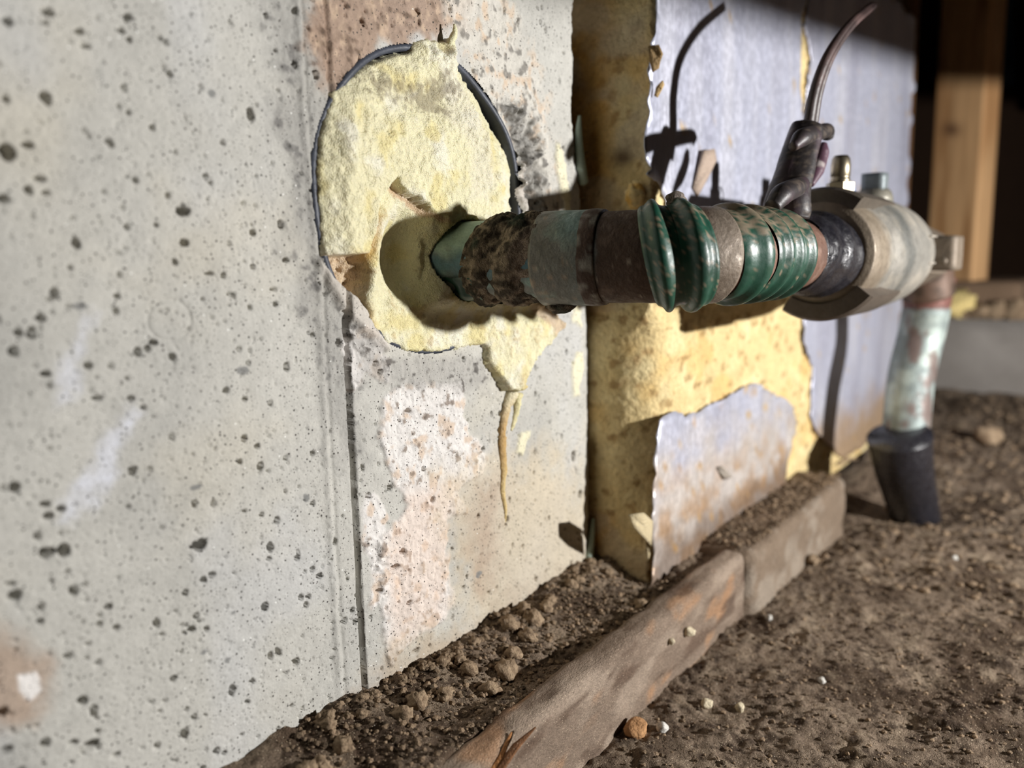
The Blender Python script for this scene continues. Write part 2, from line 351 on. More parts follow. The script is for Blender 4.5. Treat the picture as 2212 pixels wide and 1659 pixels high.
# pores (bug holes)
big = [(395, 455, 17, 12, 'd'), (398, 525, 10, 10, 'd'), (15, 330, 17, 20, 'd'), (275, 35, 11, 8, 'd'), (262, 66, 8, 7, 'd'), (18, 45, 9, 12, 'd'), (105, 25, 10, 9, 'd'), (345, 83, 7, 6, 'd'), (358, 91, 7, 6, 'd'), (235, 305, 7, 9, 'd'), (8, 430, 10, 12, 'd'), (62, 410, 8, 11, 'd'), (60, 312, 13, 8, 'd'), (85, 385, 15, 7, 'd'), (100, 415, 9, 7, 'd'), (172, 68, 10, 8, 'd'), (185, 98, 12, 7, 'd'), (118, 633, 7, 16, 'd'), (30, 760, 10, 14, 'd'), (210, 860, 14, 8, 'd'), (250, 672, 6, 10, 'd'), (98, 808, 10, 9, 'd'), (285, 1018, 9, 12, 'd'), (97, 1090, 10, 8, 'd'), (132, 1100, 8, 9, 'd'), (105, 1115, 9, 9, 'd'), (138, 1190, 13, 20, 'd'), (433, 1178, 16, 17, 'd'), (457, 1243, 8, 8, 'd'), (585, 1182, 8, 14, 'd'), (582, 1208, 6, 6, 'd'), (160, 1278, 8, 14, 'd'), (32, 1288, 12, 15, 'd'), (24, 1262, 9, 7, 'd'), (90, 1312, 7, 10, 'd'), (235, 1312, 8, 9, 'd'), (148, 1418, 11, 9, 'd'), (180, 1515, 9, 14, 'd'), (203, 1540, 7, 18, 'd'), (400, 1585, 8, 17, 'd'), (97, 1606, 13, 14, 'd'), (158, 1607, 11, 9, 'd'), (195, 1612, 20, 13, 'd'), (10, 1622, 14, 9, 'd'), (5, 1540, 10, 16, 'd'), (250, 1632, 9, 7, 'd'), (640, 1430, 9, 13, 'd'), (615, 1455, 14, 5, 'd'), (502, 1492, 7, 17, 'd'), (534, 1518, 8, 7, 'd'), (468, 1624, 7, 11, 'd'), (340, 1612, 7, 9, 'd'), (252, 1358, 7, 8, 'd'), (192, 1392, 6, 7, 'd'), (458, 202, 9, 10, 'g'), (172, 662, 15, 10, 'g'), (523, 800, 14, 11, 'g'), (426, 1052, 13, 7, 'g'), (662, 1076, 8, 10, 'g'), (443, 1408, 8, 8, 'g'), (492, 1426, 7, 7, 'g'), (505, 1324, 6, 5, 'g'), (1240, 985, 8, 14, 'd'), (1253, 1068, 8, 12, 'd'), (1095, 1122, 6, 9, 'd'), (1040, 970, 9, 8, 'd'), (1033, 1240, 9, 9, 'g'), (600, 1125, 7, 9, 'd'), (617, 990, 6, 7, 'd'), (500, 635, 12, 6, 'd'), (590, 625, 9, 6, 'd'), (450, 592, 14, 6, 'd'), (482, 595, 6, 8, 'd'), (330, 740, 7, 9, 'd'), (372, 770, 8, 12, 'd'), (283, 860, 7, 8, 'd'), (190, 790, 8, 10, 'd'), (240, 790, 6, 8, 'd'), (252, 640, 6, 8, 'd'), (875, 888, 10, 7, 'd'), (878, 1300, 8, 7, 'd'), (895, 1405, 12, 6, 'd'), (845, 1225, 18, 8, 'd'), (865, 1190, 10, 8, 'd')]
pores = []
for px, py, a, b, k in big:
    p = on(px, py, 1, 0); dep = float((p-CAM)@RM[:, 2])/F
    pores.append((p[0], p[2], a*dep*1.05, b*dep*.85, k))
for _ in range(5200):
    u = rng.random(); r = .00022*(1-u)**(-.42); r = min(r, .0010)
    pores.append((rng.uniform(.045, .31), rng.uniform(-.02, .27), r*rng.uniform(.8, 1.2), r*rng.uniform(.8, 1.5), 'd'))
dx = .00046
plm = np.clip(pl+pl2, 0, 1)
for x, z, a, b, k in pores:
    i0 = np.searchsorted(xs, x-2.2*a-.0006); i1 = np.searchsorted(xs, x+2.2*a+.0006); j0 = np.searchsorted(zs, z-2.2*b-.0006); j1 = np.searchsorted(zs, z+2.2*b+.0006)
    if i1-i0 < 2 or j1-j0 < 2: continue
    sl = np.s_[i0:i1, j0:j1]
    if a < .0012 and plm[sl].max() > .5 and rng.random() < .6: continue
    d = np.hypot((X[sl]-x)/a, (Z[sl]-z)/b)+(.5*n1[sl]+.6*n3[sl] if max(a, b) > .001 else 0)
    if k == 'd':
        m = ss(1.0, .66, d); h[sl] -= m*min(1000*min(a, b)*4.0, 7.0)     # dark because they are deep, not because they are painted
    else:
        m = ss(1.12, .9, d); C[sl] = mix(C[sl], lin(122, 122, 120), m*.9)
# chipped right end of the pour, open gap behind it
E_ = [(1250, -400), (1249, 0), (1246, 90), (1250, 160), (1244, 240), (1252, 330), (1262, 420), (1266, 520), (1279, 680), (1281, 1000), (1279, 1150), (1275, 1200), (1282, 1260), (1284, 1500)]
ex = np.interp(PY, [p[1] for p in E_], [p[0] for p in E_])+5*fbm(mmz/3, mmz*0, 3, 51)
past = PX-ex
Y = -h/1000+np.where(past > 0, .035, 0)+.0025*ss(-14, 0, past)*(X < .33)
hole = np.hypot(X-HX, Z-HZ)
lip = np.maximum(sdf(PX, PY, [(660, 552), (690, 560), (722, 600), (765, 640), (788, 668), (806, 708), (842, 752), (800, 830), (700, 740), (620, 600)]),
                 sdf(PX, PY, [(1116, 345), (1180, 380), (1300, 560), (1260, 760), (1080, 800), (1046, 758), (1120, 725), (1140, 640), (1130, 470), (1112, 420)]))+3*n1+3*n3
Y = np.where(hole < HR+.0045, Y-.0024*ss(-2, 8, lip)*ss(HR+.0045, HR+.001, hole), Y)
C = mix(C, lin(196, 188, 178), ss(-2, 8, lip)*ss(HR+.004, HR+.001, hole)*.7)
keep = (hole > HR-.0004) | (lip > 0)
wall = struct(grid('wall_left', np.stack([X, Y, Z], -1), M_con, C, keep, flip=True))

# ------------------------------------------------------------------ floor: loose dirt, higher against the wall
fx = np.concatenate([np.linspace(-.6, .09, 50)[:-1], np.arange(.09, .66, .00115), np.linspace(.66, 2.6, 260)[1:]])
fy = np.concatenate([np.linspace(-1.6, -.30, 60)[:-1], np.arange(-.30, .0, .00115), np.linspace(0, .06, 6)])
X, Yg = np.meshgrid(fx, fy, indexing='ij'); mx, my = X*1000, Yg*1000
front = -.034+.004*fbm(mx/70, my/70, 3, 61)
ledge = -.004+.006*fbm(mx/40, my/25, 3, 62)
t = ss(-.050, -.044, Yg+.004*fbm(mx/15, my/15, 3, 63))*ss(.60, .52, X)
zf = front*(1-t)+ledge*t
zf += t*.006*ss(-.03, -.004, Yg)                            # crumbs heaped against the wall
zf += .0050*fbm(mx/16, my/16, 4, 64)+.0032*np.abs(fbm(mx/9, my/9, 4, 65))*(.4+2*ss(-.1, .2, fbm(mx/30, my/25, 3, 68)))+.0016*fbm(mx/2.2, my/2.2, 3, 66)
zf += .014*ss(.62, 1.05, X)-.012*np.exp(-(((X-.63)/.05)**2+((Yg+.09)/.04)**2))
zf += .010*fbm(mx/45, my/30, 4, 67)*ss(.62, .8, X)
zf -= .006*ss(.40, .55, X)*ss(.62, .55, X)*np.exp(-((Yg+.055)/.02)**2)
C = np.broadcast_to(lin(132, 115, 98), X.shape+(3,)).copy()
C = mix(C, lin(80, 64, 50), ss(-.04, .16, fbm(mx/28, my/22, 4, 71))*.85)
C = mix(C, lin(168, 150, 128), ss(.02, .25, fbm(mx/14, my/11, 4, 72))*.6)
C = mix(C, lin(58, 44, 34), ss(.08, .22, fbm(mx/4, my/4, 3, 73))*.8)
floor = struct(grid('floor', np.stack([X, Yg, zf], -1), M_dirt, C))
def floor_z(x, y):
    i = np.clip(np.searchsorted(fx, x), 0, len(fx)-1); j = np.clip(np.searchsorted(fy, y), 0, len(fy)-1); return float(zf[i, j])

# concrete curb across the far end, with the framing that stands on it
P0 = on(2010, 690, 0, 1.1)
me = box_mesh('trim_1', (1.1, -.9, -.06), (1.5, .05, .070), (16, 40, 6), .004, .002, 25, 3, col=lambda P: mix(np.broadcast_to(lin(146, 140, 134), P.shape).copy(), lin(176, 170, 164), ss(.0, .2, fbm3(P, 30, 3, 9))*.5))
struct(link('trim_1', me, M_block))
me = box_mesh('wall_back', (2.4, -1.9, -.1), (2.45, 1.6, 1.3), (2, 8, 6), .002, 0, col=lambda P: np.broadcast_to(lin(70, 52, 40), P.shape)); struct(link('wall_back', me, M_block))
# unseen beam, added out of view to cut off the top of the torch light
def wcol(c1, c2, sc=(30, 30, 4), seed=0):
    return lambda P: mix(np.broadcast_to(c1, P.shape).copy(), c2, ss(-.15, .25, fbm3(P*np.array(sc), 1, 3, seed)))
me = box_mesh('added_shade_beam', (.40, -.438, .2160), (2.2, -.400, .30), (20, 2, 3), .001, .0003, 20, 4, wcol(lin(150, 112, 74), lin(118, 84, 54), (3, 40, 40)))
V_ = np.empty(len(me.vertices)*3, np.float32); me.vertices.foreach_get('co', V_); V_ = V_.reshape(-1, 3); V_[:, 2] += .121*(V_[:, 0]-.49); me.vertices.foreach_set('co', V_.ravel()); me.update()
struct(link('added_shade_beam', me, M_stud))

# ================================================================== THE HOLE: sleeve and foam
sl = empty('pipe_sleeve', (HX, 0, HZ-HR)); tag(sl, 'dark grey plastic sleeve ring lining the round hole in the concrete', 'sleeve')
ang = np.linspace(0, 2*np.pi, 160); prof = [(.0514, .09), (.0514, .0002), (.0518, -.0004), (.0530, -.0006), (.0538, .0002), (.0540, .09)]
P = np.array([[(HX+r*math.cos(a), y+.0007*math.sin(7*a+1)*(y < .01), HZ+r*math.sin(a)) for r, y in prof] for a in ang])
grid('ring', P, M_sleeve, None, parent=sl)

fo = empty('spray_foam', (HX, 0, HZ-.06)); tag(fo, 'torn pale yellow spray foam filling the sleeve around the pipe', 'foam')
gx = np.arange(.140, .300, .0005); gz = np.arange(.082, .236, .0005)
X, Z = np.meshgrid(gx, gz, indexing='ij'); mmx, mmz = X*1000, Z*1000
PX, PY = to_px(np.stack([X, X*0-.003, Z], -1))
OUT = [(710, 240), (722, 195), (760, 160), (800, 135), (850, 115), (890, 105), (898, 82), (930, 74), (965, 80), (985, 64), (1000, 100), (1004, 140), (1012, 165), (1048, 215), (1085, 285), (1112, 330), (1124, 365), (1118, 430), (1128, 475), (1150, 560), (1160, 645), (1205, 662), (1217, 700), (1200, 732), (1165, 772), (1148, 790), (1138, 815), (1135, 848), (1112, 856), (1090, 848), (1068, 815), (1048, 782), (1046, 752), (1000, 762), (950, 768), (890, 766), (842, 750), (806, 706), (790, 664), (764, 640), (735, 612), (705, 578), (700, 548), (690, 490), (685, 400), (694, 300)]
n1 = fbm(mmx/3, mmz/3, 4, 81); n2 = fbm(mmx/10, mmz/10, 4, 82); n3 = fbm(mmx/1.1, mmz/1.1, 2, 83)
so = sdf(PX, PY, OUT)+10*n1+5*n3
LOWER = [(690, 556), (740, 550), (788, 550), (800, 505), (812, 432), (838, 398), (850, 384), (864, 412), (905, 438), (938, 462), (965, 478), (1060, 474), (1180, 478), (1260, 660), (1240, 760), (1160, 880), (1090, 880), (1030, 790), (840, 790), (770, 660), (690, 575)]
lo_s = sdf(PX, PY, LOWER)+8*n1+4*n3
lower = ss(-3, 3, lo_s)
# upper slab: broken foam face, facets and a ridge
up = 4.0+3.0*n2+2.0*n1+.7*n3
up += 2.2*ss(230, 330, PY)*ss(1090, 1000, PX)-1.5*ss(60, 0, np.abs(PY-215))*ss(800, 850, PX)*ss(1000, 960, PX)
rid = np.interp(PY, [140, 170, 330, 450], [985, 1000, 1062, 1080]); up += 1.8*np.exp(-((PX-rid)/26)**2)-2.4*ss(0, 60, PX-rid)
up += (2.2+5*n1)*np.exp(-(((PX-955)/60)**2+((PY-100)/36)**2))
# lower zone: scooped bowl beside the pipe, tongue lifting towards lower right
d = np.hypot((PX-895)/80, (PY-550)/125)
bowl = -8.5+9.5*ss(.2, 1.0, d)+5.5*ss(900, 940, PX)*ss(440, 470, PY)*ss(700, 655, PY)
tong = 1.2+5.5*ss(980, 1150, PX)*ss(650, 700, PY)
lw = np.where(PY > 0, np.minimum(bowl, 9), 0); lw = lw*(1-ss(640, 700, PY))+(tong)*ss(640, 700, PY)
lw += 1.6*n2+1.6*n1+.6*n3
strip = ss(-8, 8, sdf(PX, PY, [(688, 556), (745, 552), (795, 545), (800, 600), (790, 660), (760, 635), (720, 600)])+14*n1)
lw = lw*(1-strip)+strip*(-5.5+6*n1+2*n3)
rimc = np.exp(-((PX-np.interp(PY, [430, 520, 640, 700], [835, 822, 806, 812]))/13)**2)*ss(430, 470, PY)*ss(720, 660, PY); lw += 2.2*rimc
hh = up*(1-lower)+lw*lower
pipe_d = np.hypot(X-.224, Z-.1487)
lipm = ss(.0225, .0185, pipe_d)*ss(.226, .219, X); hh = np.where(hh < 0, hh*(1-lipm)+(-1.2+2.5*n1)*lipm, hh)
hh = np.where(pipe_d < .0150+.0014*n1, -26, hh)
hh = hh-np.maximum(hh, 0)*(1-ss(0, 60, so))*.75*(1-lower)
edge = ss(0, 12, so); hh = hh*edge+(-3.0)*(1-edge)
crest = np.abs(lo_s)
C = np.broadcast_to(lin(243, 237, 202), X.shape+(3,)).copy()
C = mix(C, lin(248, 245, 230), ss(.0, .22, n2)*.8); C = mix(C, lin(240, 226, 164), ss(.02, .25, fbm(mmx/8, mmz/8, 3, 86))*.75)
C = mix(C, lin(238, 232, 214), ss(-10, 12, sdf(PX, PY, [(960, 190), (1000, 180), (1040, 260), (1062, 380), (1050, 440), (1000, 430), (1010, 330), (965, 260)])+20*n1)*.6)
C = mix(C, lin(222, 176, 88), (ss(26, 4, np.abs(lo_s-13))*ss(700, 560, PX-.2*PY+130)*.0+np.exp(-((lo_s-14)/12)**2)*ss(840, 800, PX)*ss(420, 470, PY))*.75)
sm = ss(-14, 16, sdf(PX, PY, [(790, 170), (850, 165), (900, 190), (960, 165), (985, 185), (960, 240), (900, 235), (860, 215), (800, 205)])+60*n1+50*n3)
C = mix(C, lin(120, 104, 84), sm*.62)
C = mix(C, lin(224, 200, 172), strip*.95); C = mix(C, lin(140, 112, 84), strip*ss(.05, .25, n1)*.6)
C = mix(C, lin(218, 186, 152), ss(9, 2, np.abs(lo_s-7))*ss(840, 852, PX)*ss(1000, 940, PX)*ss(500, 470, PY)*.9)
tip = ss(-8, 8, sdf(PX, PY, [(1120, 645), (1205, 655), (1225, 700), (1190, 725), (1160, 690)])+20*n1); C = mix(C, lin(216, 190, 164), tip*.8)
C = mix(C, lin(200, 172, 120), ss(.16, .3, n1)*lower*.5); hh = hh+tip*1.5*n1
C = mix(C, lin(224, 196, 110), np.exp(-(((PX-1128)/12)**2+((PY-835)/25)**2))*.8)
grid('foam_body', np.stack([X, -hh/1000, Z], -1), M_foam, C*np.array([.90, .89, .84]), so > -1, parent=fo, flip=True)
# stringy whisker on top, dribble running down the wall
def wp(px, py, y=-.002): return on(px, py, 1, y)
c_cr = lambda c: (lambda P: np.broadcast_to(c, P.shape))
sweep('whisker', smoothpath([wp(966, 112, -.002), wp(976, 88, -.004), wp(983, 66, -.005), wp(981, 52, -.005)], 14), np.linspace(.0016, .0003, 14)[:, None]*(1+.5*rng.random((14, 8))), M_foam, 8, fo, c_cr(lin(236, 230, 190)))
path = smoothpath([wp(1108, 845, -.001), wp(1092, 880, -.0004), wp(1084, 930, -.0004), wp(1082, 960, 0), wp(1086, 1020, 0), wp(1084, 1060, 0), wp(1091, 1100, 0), wp(1090, 1128, .0003)], 60)
rr = np.interp(np.linspace(0, 1, 60), [0, .15, .3, .36, .6, .8, 1], [.0028, .0022, .0016, .0022, .0016, .0011, .0005])
sweep('foam_dribble', path, rr[:, None]*(1+.35*(rng.random((60, 10))-.5)), M_foam, 10, fo, lambda P: mix(mix(np.broadcast_to(lin(236, 230, 200), P.shape).copy(), lin(196, 160, 100), ss(.10, .078, P[..., 2])), lin(214, 188, 130), ss(.072, .055, P[..., 2])))
path = smoothpath([wp(1118, 850, -.001), wp(1116, 880, -.0004), wp(1108, 915, 0), wp(1104, 930, 0)], 24)
sweep('foam_dribble', path, (np.linspace(.0022, .0006, 24))[:, None]*(1+.4*(rng.random((24, 10))-.5)), M_foam, 10, fo, c_cr(lin(230, 220, 172)))

# ================================================================== THE COPPER LINE
XS, YR, ZP, RB = .224, -.0895, .1487, .030
OBL = math.radians(15); DS = np.array([math.sin(OBL), -math.cos(OBL), 0])      # the stub leaves the wall slightly askew
KC = np.array([XS-YR*math.tan(OBL), YR, ZP]); TB = math.pi/2-OBL; TL = RB*math.tan(TB/2)
S1 = -YR/math.cos(OBL)-TL; S2 = S1+RB*TB; XR0 = KC[0]+TL
def line_at(s):
    s = np.asarray(s, float); a = np.clip((s-S1)/RB, 0, TB)
    P = np.array([XS, 0, ZP])+np.minimum(s, S1)[..., None]*DS
    NB = np.array([math.cos(OBL), math.sin(OBL), 0])                             # towards the bend centre
    P = P+RB*(np.sin(a)[..., None]*DS+(1-np.cos(a))[..., None]*NB)
    P[..., 0] += np.maximum(s-S2, 0)
    return P
wpz = empty('copper_water_pipe', (XS, 0, ZP-.015)); tag(wpz, 'weathered copper water pipe with elbow coming out of the yellow foam', 'pipe')
brown, verd, tealc, greyc = lin(104, 84, 68), lin(150, 178, 168), lin(96, 130, 138), lin(134, 130, 122)
def pipecol(P, base, amt=1., seed=0, bluef=.0):
    c = np.broadcast_to(base, P.shape).copy(); a = fbm3(P, 90, 4, seed); b = fbm3(P, 220, 3, seed+5)
    c = mix(c, greyc, ss(-.02, .12, a)*.8*amt); c = mix(c, verd, ss(.02, .16, b+.5*a)*amt)
    return mix(c, lin(168, 148, 126), ss(.14, .26, fbm3(P, 400, 2, seed+9))*.6)
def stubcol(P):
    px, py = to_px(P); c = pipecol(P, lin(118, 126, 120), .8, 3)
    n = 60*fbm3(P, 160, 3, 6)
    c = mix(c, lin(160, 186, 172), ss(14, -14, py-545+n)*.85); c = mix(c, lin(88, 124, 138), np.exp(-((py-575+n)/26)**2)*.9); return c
s = np.linspace(-.07, .05, 80)
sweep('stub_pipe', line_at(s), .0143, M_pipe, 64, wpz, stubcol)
# green jacket remnant under the stub, at the foam
_s, _a = np.meshgrid(np.linspace(-.02, .016, 24), np.linspace(-2.75, -1.2, 24), indexing='ij')   # angle in the x-z plane, lower left
_P = line_at(_s)+(.0152+.0006*np.sin(_s*900)+.0006*np.cos(_a*9))[..., None]*np.stack([np.cos(_a), 0*_a, np.sin(_a)], -1)
grid('jacket_scrap', _P, M_green, mix(np.broadcast_to(lin(30, 66, 52), _P.shape).copy(), lin(120, 130, 114), ss(.08, .2, fbm3(_P, 300, 3, 12))*.7), parent=wpz)
# elbow fitting: cup, bend, cup
s = np.linspace(.0345, .0950, 150)
def elb_r(s):
    r = np.full(s.shape, .0157); r = np.where(s < .0535, .0166, r); r = np.where(s > .0840, .0164, r)
    r -= .0005*np.exp(-((s-.0555)/.0012)**2); r = np.where(s < .0353, .0158, r); r = np.where(s > .0942, .0157, r)
    return r
def elbcol(P):
    px, py = to_px(P)
    n = 22*fbm3(P, 150, 3, 14)*2
    c = pipecol(P, lin(122, 121, 114), .30, 21)
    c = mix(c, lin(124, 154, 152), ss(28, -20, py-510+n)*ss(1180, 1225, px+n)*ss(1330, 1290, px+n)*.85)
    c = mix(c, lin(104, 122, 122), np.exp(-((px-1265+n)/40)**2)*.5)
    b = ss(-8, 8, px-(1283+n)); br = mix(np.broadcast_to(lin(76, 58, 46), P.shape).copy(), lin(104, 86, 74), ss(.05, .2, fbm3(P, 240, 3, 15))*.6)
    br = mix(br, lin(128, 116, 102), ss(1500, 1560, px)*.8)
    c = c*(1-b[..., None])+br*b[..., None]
    return mix(c, lin(170, 158, 142), ss(.21, .30, fbm3(P, 700, 3, 16))*.6)
rr = elb_r(s)[:, None]*(1+.012*np.array([fbm(np.cos(np.linspace(0, 6.28, 64, endpoint=False))*3+q*300, np.sin(np.linspace(0, 6.28, 64, endpoint=False))*3, 3, 91) for q in s]))
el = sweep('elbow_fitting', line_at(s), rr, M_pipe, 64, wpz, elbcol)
sweep('solder_bead', line_at(np.linspace(.0505, .0575, 14)), .0164+.0004*np.sin(np.linspace(0, 3.14, 14)), M_pipe, 64, el, lambda P: mix(np.broadcast_to(lin(74, 56, 46), P.shape).copy(), greyc, ss(.0, .14, fbm3(P, 260, 3, 17))))
s = np.linspace(.092, .232, 60)
sweep('run_pipe', line_at(s), .0143, M_pipe, 64, wpz, lambda P: mix(mix(np.broadcast_to(lin(116, 86, 72), P.shape).copy(), lin(136, 110, 96), ss(0, .2, fbm3(P, 120, 3, 18))), lin(86, 62, 50), ss(.06, .2, fbm3(P, 60, 3, 19))*.6))
# dirt-crusted tape collar near the foam
sc_ = np.linspace(.0105, .0375, 90); a = np.linspace(0, 2*np.pi, 96, endpoint=False)
SS, AA = np.meshgrid(sc_, a, indexing='ij')
def skew(P): return P
pr = .0149+.0020*np.exp(-((SS-.0170)/.0038)**2)+.0024*np.exp(-((SS-.0285)/.0046)**2)-.0006*np.exp(-((SS-.0225)/.0012)**2)
Q = line_at(SS)+pr[..., None]*np.stack([np.sin(AA), 0*AA, np.cos(AA)], -1)
pr = pr+.0034*fbm3(Q, 160, 3, 23)+.0026*fbm3(Q, 480, 3, 24)
tilt = (np.cos(AA)*-.0045+np.sin(AA)*.002)       # band runs a little askew
def crustpath(P):
    T = tilt[..., None]*np.array([0, 1., 0]); return P+T
def crustcol(P):
    c = mix(np.broadcast_to(lin(88, 80, 70), P.shape).copy(), lin(166, 150, 130), ss(-.06, .10, fbm3(P, 420, 4, 25)))
    c = mix(c, lin(40, 64, 54), ss(.06, .16, fbm3(P, 110, 2, 26))*.7)
    px, py = to_px(P); return mix(c, lin(176, 158, 142), ss(46, 22, np.hypot((px-1140)/1., (py-560)/2.0)+40*fbm3(P, 300, 2, 27))*.9)
sweep('crusted_tape', line_at(sc_), pr, M_crust, 96, wpz, crustcol, pre=crustpath)
P0 = line_at(np.array(.049)); 
v, f = ico(3)
lump = v*np.array([.0045, .0055, .0030])*(1+.9*fbm3(v, 2.2, 4, 28))[:, None]+line_at(np.array(.041))+np.array([0, 0, -.0166])
link('crust_lump', raw_mesh('crust_lump', lump, f, crustcol(lump)), M_crust, wpz)
lump = v*np.array([.0042, .0035, .003])*(1+.6*fbm3(v, 2.4, 3, 29))[:, None]+line_at(np.array(.086))+np.array([-.002, .004, .0185])
link('crust_lump', raw_mesh('crust_lump', lump, f, np.broadcast_to(lin(150, 138, 128), lump.shape)), M_crust, wpz)
# green plastic coils: a ribbed band on the bend, tight ribs on the run
gcol = lambda dust: (lambda P: mix(mix(np.broadcast_to(lin(30, 74, 58), P.shape).copy(), lin(20, 50, 40), ss(-.05, .2, fbm3(P, 80, 3, 33))*.6), lin(140, 124, 104), ss(.02, .12, fbm3(P, 1100, 3, 34)+dust*(.45*ss(-.1, .95, (P[..., 2]-ZP)/.016)-.13)-.10*ss(.0172, .0182, np.hypot(P[..., 1]-YR, P[..., 2]-ZP))-.06)*.85))
def coil(name, s0, s1, prof, dust, tl, lean=0., nseg=96):
    ss_ = np.linspace(s0, s1, len(prof)); aa = np.linspace(0, 2*np.pi, nseg, endpoint=False)
    T = np.gradient(line_at(ss_), axis=0); T /= np.linalg.norm(T, axis=1)[:, None]
    wob = 1+.02*np.sin(aa*2+lean*90)[None]
    def pre(P): return P+T[:, None]*(tl*np.cos(aa)+lean*np.sin(aa))[None, :, None]
    return sweep(name, line_at(ss_), np.asarray(prof)[:, None]*wob, M_green, nseg, wpz, gcol(dust), caps=False, pre=pre)
g = .0166; R_ = .0198
coil('green_band', .0722, .0802, [.0160, .0167, .0169, .0170, .0176, .0184, .0189, .0190, .0189, .0184, .0176, .0170, .0168, .0167, .0166], .2, -.0032, .0006)
coil('green_band', .0800, .0884, [.0166, .0167, .0168, .0170, .0177, .0186, .0191, .0192, .0191, .0186, .0178, .0174, .0173, .0172, .0160], .2, -.0028, .0006)
for k in range(4):
    s0 = .0955+.0130*k+(0.001 if k % 2 else 0)
    coil('green_rib', s0, s0+.0118, [.0149, .0155, .0156, .0157, .0160, .0171, .0177, .0177, .0171, .0160, .0155, .0149], .8, -.0022, .0006*(k % 2))
# black tape from the run into the valve
sc_ = np.linspace(.168, .236, 80); a = np.linspace(0, 2*np.pi, 72, endpoint=False); SS, AA = np.meshgrid(sc_, a, indexing='ij')
Q = line_at(SS)+.016*np.stack([0*AA, np.sin(AA), np.cos(AA)], -1)
pr = .0152+.0032*ss(.168, .200, SS)+.0026*fbm3(Q*np.array([.5, 1, 1]), 70, 3, 36)+.0006*np.sin(SS*420+2*AA)
sweep('black_tape', line_at(sc_), pr, M_tape, 72, wpz)

# ------------------------------------------------------------------ valve
va = empty('bronze_valve', (.46, YR, ZP-.03)); tag(va, 'dusty grey bronze valve body at the end of the copper run', 'valve')
vcol = lambda P: mix(mix(mix(mix(np.broadcast_to(lin(148, 143, 134), P.shape).copy(), lin(122, 120, 114), ss(-.05, .12, fbm3(P, 60, 3, 41))*.6), lin(174, 166, 152), ss(.0, .2, fbm3(P, 140, 3, 42))*.6), lin(86, 88, 85), np.exp(-((P[..., 0]-.416+.012*fbm3(P, 90, 2, 46))/.0085)**2)*.8), lin(120, 100, 74), ss(.396, .380, P[..., 0]+.01*fbm3(P, 120, 2, 43))*.6)
pf = np.array([(.366, .0150), (.3665, .0200), (.368, .0232), (.372, .0242), (.384, .0248), (.392, .0250), (.3945, .0244), (.398, .0246), (.404, .0262), (.412, .0276), (.425, .0286), (.440, .0290), (.452, .0288), (.464, .0284), (.476, .0275), (.488, .0260), (.500, .0240), (.511, .0216), (.520, .0194), (.528, .0176), (.536, .0166), (.548, .0160), (.560, .0158)])
t_ = np.linspace(0, 1, 140); k_ = np.linspace(0, 1, len(pf)); px_ = np.interp(t_, k_, pf[:, 0]); rv = np.interp(t_, k_, pf[:, 1])
vp = np.stack([px_, px_*0+YR, px_*0+ZP], -1)
body = sweep('valve_body', vp, rv, M_bronze, 96, va, vcol)
# collar lugs above and below
def arc_lug(name, x0, x1, r0, r1, a0, a1, m_, colr, par):
    aa = np.linspace(a0, a1, 20); rows = []
    for (x, r) in ((x0, r0), (x0, r1), (x0+.002, r1+.0012), (x1-.003, r1+.0012), (x1, r1), (x1, r0), (x0, r0)):
        rows.append([(x, YR-r*math.sin(q), ZP+r*math.cos(q)) for q in aa])
    P = np.array(rows); n, m = P.shape[:2]; idx = np.arange(n*m).reshape(n, m)
    q = np.stack([idx[:-1, :-1], idx[1:, :-1], idx[1:, 1:], idx[:-1, 1:]], -1).reshape(-1, 4)
    caps_ = [list(idx[:6, 0]), list(idx[:6, -1])[::-1]]
    V = P.reshape(-1, 3); tr = np.vstack([q[:, [0, 1, 2]], q[:, [0, 2, 3]]]+[np.array([[c[0], c[i], c[i+1]] for i in range(1, 5)]) for c in caps_])
    return link(name, raw_mesh(name, V, tr, np.broadcast_to(colr, V.shape), False), m_, par)
arc_lug('collar_lug', .368, .432, .022, .0285, -.75, .62, M_bronze, lin(92, 84, 74), body)
arc_lug('collar_lug', .366, .424, .022, .0288, 2.25, 3.7, M_bronze, lin(96, 86, 76), body)
# cast bars on the body
for dz in (-.006, .008):
    link('cast_mark', box_mesh('cast_mark', (.462, YR-.0289, ZP+dz), (.476, YR-.0268, ZP+dz+.0012), (2, 2, 2), .0004), M_bronze, body).data.color_attributes.new('Col', 'FLOAT_COLOR', 'POINT').data.foreach_set('color', np.tile([*lin(170, 162, 150), 1.], 26).astype(np.float32))
# square-headed outlet facing the room
me = box_mesh('outlet_lug', (.500, -.1240, ZP-.0100), (.526, -.098, ZP+.0095), (8, 8, 8), .0010, .0004, 90, 5)
oh = link('outlet_lug', me, M_nut, va)
hx = [(.526, .0170), (.530, .0205), (.545, .0225), (.568, .0225), (.572, .0210), (.576, .0160)]
sweep('outlet_nut', np.array([(x, YR, ZP-.001) for x, r in hx]), np.array([r for x, r in hx]), M_nut, 6, va, smooth=False)
sweep('lug_hole', np.array([(.4992, -.1180, ZP-.0045), (.5010, -.1180, ZP-.0045)]), .0020, M_nut, 16, oh)
sweep('outlet_elbow', smoothpath([(.560, YR, ZP), (.580, YR, ZP), (.596, YR-.002, ZP-.008), (.603, YR-.004, ZP-.028)], 40), .0166, M_bronze, 48, va, lambda P: mix(np.broadcast_to(lin(104, 84, 72), P.shape).copy(), lin(74, 60, 50), ss(-.05, .15, fbm3(P, 120, 3, 45))))
